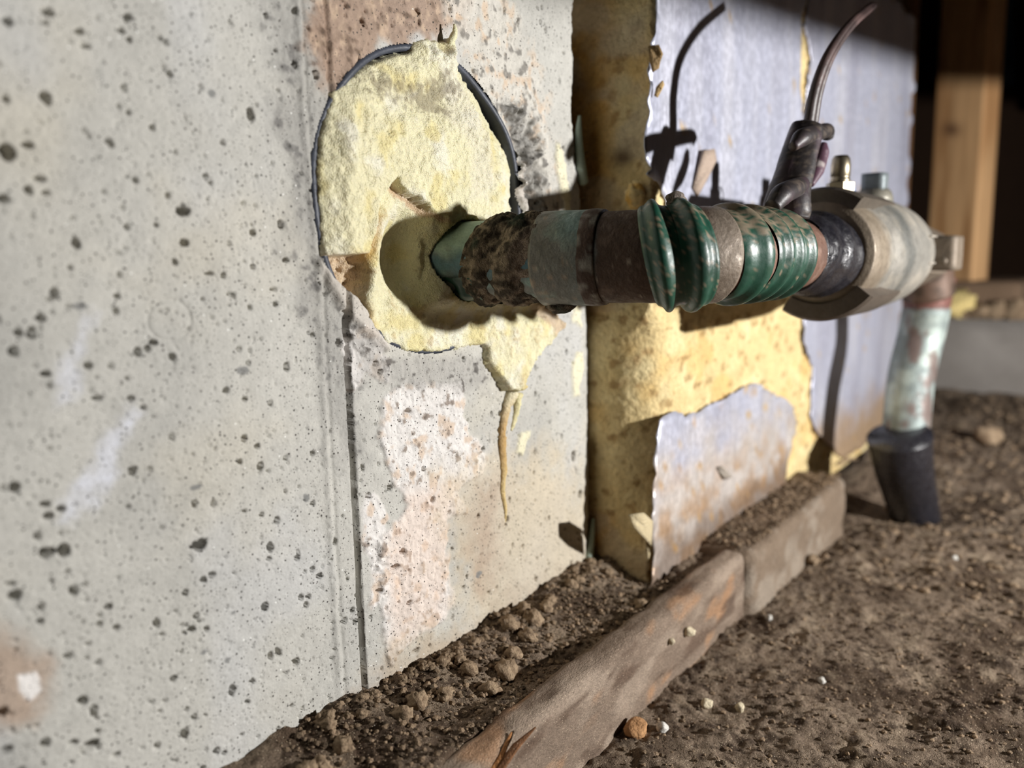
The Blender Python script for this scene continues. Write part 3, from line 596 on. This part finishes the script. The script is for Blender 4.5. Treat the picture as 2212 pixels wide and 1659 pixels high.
# test cock and square plug on top
tk = on(1808, 425, 1, YR); bx = tk[0]+.004
zt = ZP+.0245
def stack(name, x, y, pr_, m_, par, seg=24, colf=None):
    P = np.array([(x, y, z) for z, r in pr_], float); return sweep(name, P, np.array([r for z, r in pr_]), m_, seg, par, colf, smooth=seg > 8)
ck = stack('test_cock', bx, YR, [(zt-.004, .0055), (zt+.0005, .0055), (zt+.001, .0064), (zt+.0085, .0064), (zt+.009, .005)], M_chrome, body, 6)
stack('cock_stem', bx, YR, [(zt+.008, .0044), (zt+.0105, .0044), (zt+.011, .0040), (zt+.0115, .0044), (zt+.0165, .0044), (zt+.0195, .0040), (zt+.021, .0030)], M_chrome, ck, 28)
rb = np.array([(bx+.0066*math.cos(q), YR+.0066*math.sin(q), zt+.0022+.0006*math.sin(3*q)) for q in np.linspace(0, 6.0, 40)])
sweep('blue_ribbon', rb, .0009, M_blue, 8, ck)
sweep('blue_ribbon', smoothpath([(bx+.0064, YR-.002, zt+.002), (bx+.0095, YR-.004, zt+.004), (bx+.009, YR-.003, zt+.0085), (bx+.005, YR-.001, zt+.010)], 24), .0005, M_blue, 8, ck)
qx = on(1888, 430, 1, YR)[0]
pb = stack('plug_boss', qx, YR, [(ZP+.024, .0098), (ZP+.030, .0092), (ZP+.0325, .0084), (ZP+.034, .0070)], M_bronze, body, 32, lambda P: np.broadcast_to(lin(120, 116, 104), P.shape))
me = box_mesh('plug_head', (qx-.0058, YR-.0058, ZP+.032), (qx+.0058, YR+.0058, ZP+.0425), (4, 4, 4), .0008, .0003, 200, 6); link('plug_head', me, M_plug, pb)

# ------------------------------------------------------------------ riser down to the dirt and its black boot
ri = empty('riser_pipe', (.585, -.098, -.03)); tag(ri, 'upright copper riser under the valve with chalky pale green patina', 'pipe')
rpts = [on(2016, 596, 1, -.0945), on(2005, 650, 1, -.0925), on(1988, 730, 1, -.0885), on(1969, 810, 1, -.0865), on(1959, 900, 1, -.0865), on(1956, 960, 1, -.087), on(1957, 1010, 1, -.0885)]
rp = smoothpath(rpts, 90)
zc = on(2000, 672, 1, -.098)[2]
def riscol(P):
    n = .004*fbm3(P, 200, 3, 51)
    c = mix(np.broadcast_to(lin(130, 140, 138), P.shape).copy(), lin(178, 190, 184), ss(-.02, .18, fbm3(P, 60, 3, 52))*.9)
    c = mix(c, lin(108, 84, 76), ss(.06, .16, fbm3(P*np.array([1, 1, .5]), 90, 3, 53))*.8); return mix(c, lin(112, 74, 66), ss(-.001, .001, P[..., 2]-zc+n))
sweep('riser_tube', rp, .0143+.0008*(rp[:, 2] < zc), M_pipe, 48, ri, riscol)
bo = empty('black_pipe_boot', (.585, -.1, -.035)); tag(bo, 'black rubber boot around the riser where it enters the dirt', 'boot')
bp_ = smoothpath([on(1943, 942, 1, -.087), on(1950, 1000, 1, -.0885), on(1968, 1080, 1, -.0905), on(1984, 1160, 1, -.093)], 50)
br_ = np.interp(np.linspace(0, 1, 50), [0, .3, .7, 1], [.0205, .0190, .0172, .0165])
sweep('boot_tube', bp_, br_[:, None]*(1+.05*np.array([fbm(np.cos(np.linspace(0, 6.28, 48, endpoint=False))*2+q, np.sin(np.linspace(0, 6.28, 48, endpoint=False))*2, 2, 93) for q in np.linspace(0, 6, 50)])), M_tape, 48, bo)

# ------------------------------------------------------------------ cable taped to the run
cb = empty('taped_cable', on(1700, 455, 1, YR)); tag(cb, 'dark brown two-core cable standing up from black tape on the pipe', 'cable')
cp = smoothpath([on(1738, 330, 1, -.0875), on(1748, 270, 1, -.088), on(1762, 195, 1, -.090), on(1790, 120, 1, -.093), on(1835, 55, 1, -.096), on(1884, 12, 1, -.0985)], 60)
cr = np.linspace(.0030, .0019, 60)
wc = lambda P: mix(np.broadcast_to(lin(62, 48, 46), P.shape).copy(), lin(104, 82, 78), ss(-.02, .2, fbm3(P, 70, 3, 61))*.7)
for dxy in ((-.0014, 0), (.0014, -.0010)):
    sweep('core', cp+np.array([dxy[0], dxy[1], 0])*np.linspace(1, .55, 60)[:, None], cr*np.linspace(.85, .8, 60), M_wire, 16, cb, wc)
bpth = smoothpath([on(1692, 470, 1, -.0865), on(1697, 435, 1, -.0870), on(1708, 390, 1, -.0872), on(1722, 340, 1, -.0874), on(1736, 290, 1, -.0876), on(1742, 268, 1, -.0878)], 60)
brr = np.interp(np.linspace(0, 1, 60), [0, .1, .35, .7, .92, 1], [.0085, .0088, .0074, .0066, .0058, .0034])
a = np.linspace(0, 2*np.pi, 40, endpoint=False)
fold = 1+.13*np.cos(2*a+.5)+.10*np.cos(3*a)
def wrapcol(P): return mix(mix(np.broadcast_to(lin(40, 34, 34), P.shape).copy(), lin(70, 50, 60), ss(.05, .2, fbm3(P*np.array([1, 1, .4]), 120, 2, 63))*.5), lin(104, 92, 80), ss(.05, .2, fbm3(P, 500, 2, 64))*.5)
tw = sweep('tape_wrap', bpth, brr[:, None]*fold[None]*(1+.10*fbm(np.arange(60)[:, None]/9+0*a[None], a[None]*2+0*np.arange(60)[:, None], 3, 95)), M_wire, 40, cb, wrapcol)
sweep('tape_fold', smoothpath([on(1712, 318, 1, -.0905), on(1735, 296, 1, -.092), on(1765, 288, 1, -.0915), on(1786, 282, 1, -.090), on(1788, 296, 1, -.0895)], 30), np.interp(np.linspace(0, 1, 30), [0, .2, .7, 1], [.0018, .0036, .0032, .0026]), M_wire, 16, tw, wrapcol)
sweep('tape_fold', smoothpath([on(1668, 448, 1, -.092), on(1690, 420, 1, -.0935), on(1720, 405, 1, -.093), on(1744, 392, 1, -.092)], 30), np.interp(np.linspace(0, 1, 30), [0, .3, .8, 1], [.003, .0042, .0036, .0012]), M_wire, 16, tw, wrapcol)
sweep('tape_fold', smoothpath([on(1752, 400, 1, -.0895), on(1770, 350, 1, -.0895), on(1780, 310, 1, -.090)], 24), np.interp(np.linspace(0, 1, 24), [0, .3, .8, 1], [.0012, .0032, .0030, .0014]), M_wire, 16, tw, lambda P: mix(np.broadcast_to(lin(84, 56, 70), P.shape).copy(), lin(190, 180, 176), ss(.1, .22, fbm3(P, 260, 2, 66))*.8))

# ================================================================== INSULATION BOARDS
BX0, BY, BX1 = .3207, -.0305, .5385
def core_col(P, seed=0):
    c = np.broadcast_to(lin(212, 190, 140), P.shape).copy(); a = fbm3(P, 55, 4, 101+seed); b = fbm3(P, 190, 3, 103+seed)
    c = mix(c, lin(226, 208, 160), ss(-.02, .18, a)*.8); c = mix(c, lin(208, 166, 92), ss(.04, .2, fbm3(P, 40, 3, 105+seed))*.45); return mix(c, lin(150, 118, 74), ss(.10, .22, b)*.7)
def core(name, x0, x1, y0, y1, z0, z1, erode, seed, par, edgeaged):
    step = .0011; zz = np.arange(z0, z1, step); rows = []; W_ = y1-y0; L_ = x1-x0
    sA = np.arange(0, W_, step); sB = np.arange(0, L_, step*1.15)
    px_ = np.concatenate([np.full(len(sA), x0), x0+sB, [x1, x1]]); py_ = np.concatenate([y1-sA, np.full(len(sB), y0), [y0, y1]])
    U = np.stack([np.broadcast_to(px_, (len(zz), len(px_))), np.broadcast_to(py_, (len(zz), len(px_))), np.broadcast_to(zz[:, None], (len(zz), len(px_)))], -1).copy()
    er = erode(zz)                                              # corner rounding radius per height
    cx, cy = x0+er[:, None], y0+er[:, None]
    dx_, dy_ = cx-U[..., 0], cy-U[..., 1]; inside = (dx_ > 0) & (dy_ > 0); L2 = np.hypot(dx_, dy_)+1e-9; f = np.where(inside & (L2 > er[:, None]), er[:, None]/L2, 1)
    U[..., 0] = np.where(inside, cx-dx_*f, U[..., 0]); U[..., 1] = np.where(inside, cy-dy_*f, U[..., 1])
    C_ = core_col(U, seed)
    onedge = ss(x0+.002, x0-.0, U[..., 0])*ss(.006, .002, er)[:, None]
    pxx, pyy = to_px(U)
    rough = (.0028*fbm3(U, 130, 3, 111+seed)+.0014*fbm3(U, 420, 2, 113+seed))
    deep = ss(.03, -.02, fbm3(U, 60, 2, 117))*0
    C_ = mix(C_, lin(206, 150, 66), onedge*ss(y0+.014, y0+.03, U[..., 1])*.75*edgeaged)
    C_ = mix(C_, lin(196, 184, 160), onedge*ss(-.05, .12, fbm3(U, 45, 3, 119))*.6*edgeaged)
    C_ = mix(C_, lin(92, 72, 58), onedge*np.exp(-(((pxx-1345)/26)**2+((pyy-340)/22)**2))*.9*edgeaged)
    front_ = ss(y0+.004, y0+.0005, U[..., 1])
    U[..., 1] += np.abs(rough)*front_*1.6; U[..., 0] += np.abs(rough)*(1-front_)*.8
    return grid(name, U, M_poly, C_, parent=par)
def facer(name, poly_px, par, y, rag=.0011, seed=0, thick=.0005, colf=None, cuts=()):
    """thin foil sheet in the plane y, its torn outline traced and roughened"""
    pts = [on(px, py, 1, y) if not isinstance(px, tuple) else np.array([px[0], y, px[1]]) for px, py in poly_px]
    out = []; n = len(pts)
    for i in range(n):
        a_, b_ = pts[i], pts[(i+1) % n]; k = max(1, int(np.linalg.norm(b_-a_)/.0014))
        for j in range(k): out.append(a_+(b_-a_)*j/k)
    O = np.array(out); jit = np.stack([fbm3(O, 240, 3, 201+seed), O[:, 0]*0, fbm3(O, 240, 3, 203+seed)], -1)*rag*4
    O = O+jit
    from mathutils.geometry import delaunay_2d_cdt
    ins = []
    x0, x1, z0, z1 = O[:, 0].min(), O[:, 0].max(), O[:, 2].min(), O[:, 2].max()
    gx_, gz_ = np.meshgrid(np.arange(x0, x1, .004), np.arange(z0, z1, .004)); sd = sdf(gx_, gz_, O[:, [0, 2]])
    G = np.stack([gx_[sd > .002], gz_[sd > .002]], -1)
    V2 = [Vector((p[0], p[2])) for p in O]+[Vector(p) for p in G]
    r = delaunay_2d_cdt(V2, [(i, (i+1) % len(O)) for i in range(len(O))], [list(range(len(O)))], 1, 1e-7)
    vv = np.array([(p.x, p.y) for p in r[0]]); ff = np.array([list(t_) for t_ in r[2]])
    P = np.stack([vv[:, 0], np.full(len(vv), y), vv[:, 1]], -1)
    sdv = sdf(vv[:, 0], vv[:, 1], O[:, [0, 2]])
    P[:, 1] += .0016*fbm3(P*np.array([1, 1, .4]), 28, 2, 205+seed)-.0022*ss(.006, 0, sdv)*ss(-.05, .25, fbm3(P, 70, 2, 207+seed))
    c = foilcol(P) if colf is None else colf(P)
    # tris face the room (-y)
    A = P[ff[:, 1]]-P[ff[:, 0]]; B_ = P[ff[:, 2]]-P[ff[:, 0]]; ny = np.cross(A, B_)[:, 1]; ff[ny > 0] = ff[ny > 0][:, ::-1]
    o = link(name, raw_mesh(name, P, ff, c), M_foil, par)
    sm_ = o.modifiers.new('thickness', 'SOLIDIFY'); sm_.thickness = thick; sm_.offset = -1
    return o
def foilcol(P):
    c = np.broadcast_to(lin(186, 188, 204), P.shape).copy()
    c = mix(c, lin(204, 204, 214), ss(-.05, .2, fbm3(P*np.array([1, 1, .15]), 60, 3, 121))*.7)
    c = mix(c, lin(164, 164, 180), ss(.02, .2, fbm3(P*np.array([1, 1, .2]), 40, 3, 122))*.6)
    return mix(c, lin(204, 172, 118), ss(.27, .33, fbm3(P, 120, 2, 123))*.85)
def foillow(P):
    c = foilcol(P); d_ = ss(.055, .012, P[..., 2]+.05*fbm3(P, 45, 3, 125))
    c = mix(c, lin(208, 196, 180), ss(.075, .03, P[..., 2]+.05*fbm3(P, 60, 3, 126))*.7); c = mix(c, lin(176, 138, 96), d_*ss(-.12, .12, fbm3(P, 90, 3, 127))*.85)
    c = mix(c, lin(120, 100, 84), ss(.022, .004, P[..., 2]+.02*fbm3(P, 80, 2, 128))*.75)
    return mix(c, lin(190, 150, 92), ss(.15, .24, fbm3(P, 170, 3, 129))*.7)
b1 = empty('insulation_board', (.43, 0, -.01)); tag(b1, 'torn foil-faced yellow foam board standing next to the concrete edge', 'insulation')
core('foam_core', BX0, BX1, BY, .034, -.012, .36, lambda z: .0018+.020*ss(.022, .040, z)*ss(.128, .108, z), 0, b1, 1.)
top_l = [(1408, 60), (1400, 95), (1412, 125), (1400, 150), (1405, 175), (1396, 210), (1402, 250), (1393, 300), (1396, 345), (1404, 365), (1398, 380), (1425, 400), (1440, 432), (1446, 500), (1470, 600), (1520, 640)]
yb = BY-.0010
pA = [((.329, .358), 0), (1418, 30)]+top_l+[(1600, 646), (1660, 640), (1690, 610), (1724, 560), (1726, 400), (1728, 200), (1731, 20), ((.535, .358), 0)]
facer('foil_facer', pA, b1, yb, .0011, 0)
pB = [(1412, 1000), (1416, 950), (1425, 905), (1462, 886), (1480, 900), (1512, 888), (1545, 868), (1570, 858), (1612, 832), (1640, 828), (1656, 842), (1690, 862), (1712, 880), (1722, 912), (1716, 935), (1704, 948), (1700, 1000), (1695, 1060), (1600, 1140), (1500, 1215), (1420, 1290), (1400, 1300), (1412, 1200), (1407, 1110)]
facer('foil_facer', pB, b1, yb-.0006, .0009, 5, colf=foillow)
# peeled scraps on the torn edge
def scrap(name, pts, par, colr, seed):
    O = np.array(pts); c0 = O.mean(0); ring = []
    n = len(O); rows = []
    for k in (1, .6, .2, .001): rows.append(c0+(O-c0)*k+np.array([0, -.0012*(1-k), 0]))
    P = np.array(rows); P = P+.0008*np.stack([fbm3(P, 300, 2, seed), fbm3(P, 300, 2, seed+1), fbm3(P, 300, 2, seed+2)], -1)
    P = np.concatenate([P, P[:, :1]], 1)
    o = grid(name, P, M_crumb, np.broadcast_to(colr, P.shape), parent=par); m_ = o.modifiers.new('thickness', 'SOLIDIFY'); m_.thickness = .0012; return o
scrap('foil_scrap', [on(1402, 98, 1, BY-.002), on(1424, 96, 1, BY-.005), on(1430, 115, 1, BY-.007), on(1424, 148, 1, BY-.005), on(1410, 156, 1, BY-.003), on(1403, 130, 1, BY-.002)], b1, lin(150, 124, 84), 3)
scrap('foil_scrap', [on(1416, 188, 1, BY-.003), on(1432, 174, 1, BY-.006), on(1436, 184, 1, BY-.006), on(1422, 210, 1, BY-.004), on(1414, 205, 1, BY-.003)], b1, lin(190, 160, 110), 4)
scrap('foil_scrap', [on(1362, 1112, 1, BY-.002), on(1392, 1108, 1, BY-.004), on(1410, 1126, 1, BY-.003), on(1408, 1180, 1, BY-.002), on(1388, 1158, 1, BY-.004), on(1372, 1138, 1, BY-.004)], b1, lin(196, 180, 144), 6)
scrap('foil_scrap', [on(1548, 1012, 1, BY-.002), on(1562, 1008, 1, BY-.004), on(1582, 1030, 1, BY-.004), on(1566, 1036, 1, BY-.003)], b1, lin(160, 150, 138), 8)
scrap('foil_scrap', [on(1498, 405, 1, BY-.002), on(1522, 325, 1, BY-.004), on(1545, 322, 1, BY-.005), on(1548, 345, 1, BY-.004), on(1530, 385, 1, BY-.003), on(1508, 425, 1, BY-.002)], b1, lin(176, 156, 140), 9)
# bulges of foam squeezed out at the upper edge
for (px, py, r, sd_) in ((1395, 398, .008, 1), (1374, 420, .006, 2), (1406, 432, .007, 5)):
    c0 = on(px, py, 1, BY+.004)+np.array([.004, .003, 0]); v, f = ico(4); q = v*(1+.7*fbm3(v, 1.8, 3, 140+sd_))[:, None]*np.array([r*.6, r*.7, r])+c0
    link('foam_bulge', raw_mesh('foam_bulge', q, f, mix(np.broadcast_to(lin(236, 214, 160), q.shape).copy(), lin(220, 168, 70), ss(0, .2, fbm3(q, 150, 2, 3))*.8)), M_poly, b1)
b2 = empty('insulation_board', (.69, 0, -.01)); tag(b2, 'foil-faced foam board behind the riser pipe, yellow core showing at its seam', 'insulation')
core('foam_core', BX1+.0015, .826, BY, .034, -.02, .36, lambda z: .003+0*z, 7, b2, .3)
pC = [((.548, .358), 0), (1742, 20), (1738, 60), (1748, 100), (1752, 130), (1744, 160), (1740, 240), (1738, 400), (1735, 560), (1737, 680), (1732, 720), (1738, 760), (1758, 792), (1754, 840), (1752, 900), (1758, 930), (1790, 965), (1812, 985), (1850, 990), ((.62, -.012), 0), ((.826, -.016), 0), ((.826, .358), 0)]
facer('foil_facer', pC, b2, BY-.0010, .0010, 9, colf=lambda P: mix(mix(foilcol(P), lin(176, 150, 122), ss(.045, .0, P[..., 2]+.03*fbm3(P, 60, 3, 131))*ss(.62, .60, P[..., 0]*0+.6)), lin(196, 160, 110), ss(.28, .33, fbm3(P, 110, 2, 133))*.8))
# mint sealant slivers in the gap at the concrete edge
for pts_, lab in (([(1252, 250), (1250, 290), (1252, 340), (1258, 385), (1262, 400)], 'pale mint sealant sliver hanging high in the gap beside the concrete'), ([(1281, 1120), (1277, 1160), (1272, 1200), (1273, 1240), (1277, 1258)], 'pale mint sealant sliver low in the gap beside the concrete')):
    pth = smoothpath([on(a_, b_, 1, -.0002) for a_, b_ in pts_], 30)
    o = sweep('sealant_sliver', pth, np.interp(np.linspace(0, 1, 30), [0, .2, .6, .9, 1], [.0008, .0016, .0026, .0024, .0006]), M_seal, 14, None, None, sx=1, sy=.9); tag(o, lab, 'sealant')

# ================================================================== WOOD AND FOOTING ALONG THE WALL
pk_ = empty('wood_plank', (.26, -.05, -.04)); tag(pk_, 'dusty old wooden plank on edge holding back the dirt', 'plank')
me = box_mesh('plank_body', (.1, -.0570, -.050), (.3765, -.043, -.0005), (150, 10, 26), .0045, .0014, 90, 11,
    col=lambda P: mix(mix(mix(np.broadcast_to(lin(124, 108, 94), P.shape).copy(), lin(156, 140, 124), ss(-.05, .15, fbm3(P*np.array([.35, 1, 1]), 90, 3, 151))*.7), lin(168, 126, 90), ss(.10, .22, fbm3(P*np.array([.5, 1, 1]), 70, 3, 152))*.6), lin(84, 66, 54), ss(.10, .22, fbm3(P*np.array([.3, 1, 1]), 160, 3, 153))*.7))
V_ = np.empty(len(me.vertices)*3, np.float32); me.vertices.foreach_get('co', V_); V_ = V_.reshape(-1, 3)
V_[:, 2] += -.006*ss(.2, .12, V_[:, 0]); V_[:, 1] += .004*ss(.2, .12, V_[:, 0])
me.vertices.foreach_set('co', V_.ravel()); me.update(); plank_body = link('plank_body', me, M_wood, pk_)
for i in range(9):
    x0 = .150+.0045*i+rng.uniform(-.002, .002); y0 = -.052+rng.uniform(-.006, .003); z0 = -.010+rng.uniform(-.006, .006); L_ = rng.uniform(.016, .032)
    sweep('splinter', np.array([(x0, y0, z0-.003), (x0+L_*.5, y0-.001, z0+.002), (x0+L_, y0-rng.uniform(-.002, .003), z0+rng.uniform(.002, .007))]), np.array([.0016, .0014, .0003]), M_wood, 6, pk_, c_cr([lin(176, 124, 80), lin(120, 84, 58), lin(150, 110, 78)][i % 3]), sx=.6, smooth=False)
fb = empty('footing_block', (.46, -.045, -.035)); tag(fb, 'dirt-covered concrete footing lump at the foot of the insulation board', 'footing')
me = box_mesh('block_body', (.372, -.0610, -.050), (.548, -.026, .0005), (100, 22, 30), .007, .0036, 60, 12,
    col=lambda P: mix(mix(np.broadcast_to(lin(124, 108, 92), P.shape).copy(), lin(152, 140, 126), ss(-.05, .15, fbm3(P, 70, 3, 161))*.7), lin(116, 98, 80), ss(-.012, .002, P[:, 2]+.006*fbm3(P, 120, 3, 162))*ss(-.062, -.050, P[:, 1])*.9))
link('block_body', me, M_block, fb)

# ================================================================== FAR END: post, rubble, dark pipe
xp = 1.18
ra = math.radians(24); pb_ = on(2114, 400, 0, xp)
def width_to(px, d):                   # how far along direction d the corner at pixel column px lies
    t_ = np.linspace(.01, .3, 3000); q = pb_+t_[:, None]*np.array(d); return float(t_[np.argmin(np.abs(to_px(q)[0]-px))])
dl, dr_ = np.array([math.sin(ra), math.cos(ra), 0]), np.array([math.cos(ra), -math.sin(ra), 0])
Wp, Tp = width_to(2008, dl), width_to(2150, dr_)
pa = pb_+dl*Wp
po = empty('wooden_post', (xp, pb_[1], .11)); tag(po, 'knotty tan wooden post standing on the curb behind the foil wall', 'post')
def postcol(P):
    c = mix(np.broadcast_to(lin(206, 164, 118), P.shape).copy(), lin(176, 132, 88), ss(-.1, .2, fbm3(P*np.array([1, 1, .1]), 60, 3, 171)))
    px, py = to_px(P); return mix(c, lin(96, 66, 46), np.exp(-(((px-2055)/20)**2+((py-280)/16)**2))*.85)
me = box_mesh('post_body', (0, 0, .112), (Tp, Wp, .75), (6, 40, 240), .003, 0)
V_ = np.empty(len(me.vertices)*3, np.float32); me.vertices.foreach_get('co', V_); V_ = V_.reshape(-1, 3)
V_ = np.stack([pb_[0]+V_[:, 0]*dr_[0]+V_[:, 1]*dl[0], pb_[1]+V_[:, 0]*dr_[1]+V_[:, 1]*dl[1], V_[:, 2]], -1)
me.vertices.foreach_set('co', V_.astype(np.float32).ravel()); me.update()
me.color_attributes.new('Col', 'FLOAT_COLOR', 'POINT').data.foreach_set('color', np.concatenate([postcol(V_), np.ones((len(V_), 1))], 1).astype(np.float32).ravel()); link('post_body', me, M_stud, po)
me = box_mesh('bearing_pad', (xp-.03, pb_[1]-.06, .062), (xp+.22, pa[1]+.01, .114), (16, 10, 6), .006, .004, 30, 15, col=c_cr(lin(130, 108, 88))); link('bearing_pad', me, M_block, po)
me = box_mesh('dark_batten', (.832, BY, -.02), (.846, .03, .40), (3, 6, 30), .001, 0, col=wcol(lin(120, 86, 54), lin(90, 62, 38))); o = link('edge_batten', me, M_stud); tag(o, 'thin brown wooden batten at the far end of the foil wall', 'batten')
o = sweep('blue_pipe', np.array([on(2176, y_, 0, 1.75) for y_ in np.linspace(-300, 190, 12)]), .012, M_bluepipe, 24, None); tag(o, 'dim dark blue pipe hanging beyond the wooden post', 'pipe')
me = box_mesh('far_board', (1.9, -.5, .42), (1.94, -.125, .8), (2, 10, 8), .003, 0, col=wcol(lin(150, 84, 50), lin(110, 58, 34))); o = link('rim_board', me, M_stud); tag(o, 'dim reddish brown board in the dark beyond the post', 'board')
# rubble lumps on the curb
clods = []
for k in range(5):
    v, f = ico(3); q = v*np.array([1, .85, .75])*(1+1.1*fbm3(v, 1.5, 2, 300+k)+.8*fbm3(v, 4.5, 3, 320+k))[:, None]; clods.append(raw_mesh('clod_shape', q, f, mix(np.broadcast_to(lin(158, 137, 112), q.shape).copy(), lin(104, 85, 67), ss(-.05, .2, fbm3(q, 3, 3, 310+k))*.8)))
    clods[-1].materials.append(M_lump)
stones = []
for k, c_ in enumerate((lin(222, 208, 178), lin(214, 210, 202), lin(176, 134, 94))):
    v, f = ico(3); q = v*np.array([1, .8, .65])*(1+.9*fbm3(v, 1.3, 3, 330+k))[:, None]; stones.append(raw_mesh('stone_shape', q, f, np.broadcast_to(c_, q.shape))); stones[-1].materials.append(M_lump)
def place(name, me, p, r, label, cat, group):
    o = bpy.data.objects.new(name, me); COL.objects.link(o); o.location = p; o.scale = (r, r, r); o.rotation_euler = (rng.uniform(-.4, .4), rng.uniform(-.4, .4), rng.uniform(0, 6.3)); return tag(o, label, cat, group)
for (px, py, r) in ((2086, 650, .011), (2118, 655, .014), (2156, 645, .016), (2200, 630, .019)):
    p = on(px, py, 0, 1.122); place('rubble_lump', clods[int(rng.integers(5))], (p[0], p[1], .070+r*.45), r, 'grey brown lump of mortar rubble lying on the concrete curb', 'rubble', 'rubble on the curb')
o = place('foam_scrap', clods[0], on(2066, 650, 0, 1.12), .022, 'pale yellow foam scrap beside the wooden post base', 'foam scrap', None)
o.location.z = .086; o.data = clods[0].copy(); o.data.color_attributes['Col'].data.foreach_set('color', np.tile([*lin(226, 204, 140), 1], len(o.data.vertices)).astype(np.float32)); o.location.x = 1.125

# crumbs heaped along the base of the concrete: each larger clod a thing
row = []
for i in range(70):
    u = rng.random(); x = .145+u*.170; y = -.003-abs(rng.normal(0, .006)); r = .0012+.0022*rng.random()**2
    row.append((x, y, r))
for px, py, r in ((740, 1585, .0036), (690, 1625, .0042), (660, 1640, .0036), (1090, 1405, .0050), (1060, 1440, .0046), (1100, 1340, .0044), (1150, 1320, .0048), (1180, 1300, .0040), (1140, 1350, .0044), (900, 1490, .0046), (870, 1520, .0040), (960, 1470, .0038), (1235, 1255, .0034), (1250, 1245, .003), (1390, 1275, .0045), (1110, 1375, .004), (1010, 1420, .004)):
    p = on(px, py, 2, .004); row.append((p[0], min(p[1], -.003), r))
for x, y, r in row:
    big_ = r > .0033
    r *= .88; place('dirt_clod', clods[int(rng.integers(5))], (x, y, floor_z(x, y)+r*.22), r, 'large tan dirt clod standing out of the crumbs at the concrete wall base' if big_ else 'small tan crumbly dirt clod heaped against the base of the concrete wall', 'clod', 'large clods at the concrete wall' if big_ else 'small clods along the concrete wall')
# single stones on the open dirt
for px, py, r, k, lab in ((1527, 1527, .0027, 0, 'round cream pebble on the dirt in front of the plank'), (1598, 1532, .0023, 0, 'pointed cream pebble on the dirt beside the round cream pebble'), (1375, 1590, .0050, 2, 'rusty orange stone chip lying at the foot of the plank'), (1660, 1345, .0022, 1, 'small white pebble near the end of the plank'), (1775, 1478, .0022, 1, 'tiny pale pebble on the open dirt'), (1430, 1583, .0030, 1, 'light grey pebble beside the rusty orange stone chip'), (2062, 1207, .0022, 1, 'bright white bead-like pebble on the dirt before the riser'), (2130, 970, .012, 0, 'flat pale brown stone on the dirt beyond the black boot'), (1755, 1215, .004, 0, 'pale dirt lump beside the footing block')):
    p = on(px, py, 2, -.034); place('pebble', clods[1] if r > .003 and k == 0 else stones[k], (p[0], p[1], floor_z(p[0], p[1])+r*.4), r, lab, 'pebble', None)
for px, py, r in ((1490, 1365, .0028), (1451, 1385, .0017)):
    p = on(px, py, 1, -.0585); place('stuck_chip', stones[0], p, r, 'cream mortar chip stuck to the face of the old plank', 'chip', 'chips on the plank face')
# fine crumbs nobody could count
V_, F_, C_ = [], [], []; v, f = ico(1); nb = 0
def crumbs(n, fx_, rmin, rmax, seed):
    global nb
    r_ = np.random.default_rng(seed)
    for i in range(n):
        x, y, z = fx_(r_); r = rmin+(rmax-rmin)*r_.random()**3
        q = v*(1+.5*(r_.random((12, 1))-.5))*r*np.array([1, 1, .7])+np.array([x, y, z+r*.3]); V_.append(q); F_.append(f+nb); nb += 12
        c = lin(140, 120, 98)*r_.uniform(.3, 1.35); C_.append(np.broadcast_to(c, q.shape))
def fl(xa, xb, ya, yb_):
    def g_(r_):
        x = r_.uniform(xa, xb); y = r_.uniform(ya, yb_); return x, y, floor_z(x, y)
    return g_
crumbs(3200, fl(.13, .34, -.046, -.001), .0003, .0014, 1)
crumbs(6000, fl(.20, .50, -.24, -.06), .0002, .0011, 2)
crumbs(2200, fl(.45, 1.05, -.22, -.065), .0005, .0030, 3)
def ontop(r_): return r_.uniform(.375, .545), r_.uniform(-.058, -.033), .0012
crumbs(1500, ontop, .0003, .0016, 4)
o = link('dirt_crumbs', raw_mesh('dirt_crumbs', np.vstack(V_), np.vstack(F_), np.vstack(C_), False), M_clod); o['kind'] = 'stuff'; o['label'] = 'loose fine dirt crumbs scattered over the ground and footing'; o['category'] = 'dirt'

for o in bpy.data.objects:             # parts that look unlike the rest of their thing
    if o.parent is None: continue
    lab = {'green_band': 'dark green ribbed plastic band', 'green_rib': 'dusty green plastic rib', 'black_tape': 'glossy black tape wrap', 'crusted_tape': 'tape collar crusted with dirt', 'blue_ribbon': 'thin bright blue ribbon', 'foil_facer': 'torn silvery foil facing', 'foam_core': 'crumbling yellow foam core', 'outlet_lug': 'square metal lug', 'foam_dribble': 'hardened ochre foam dribble'}.get(o.name.split('.')[0])
    if lab: o['label'] = lab
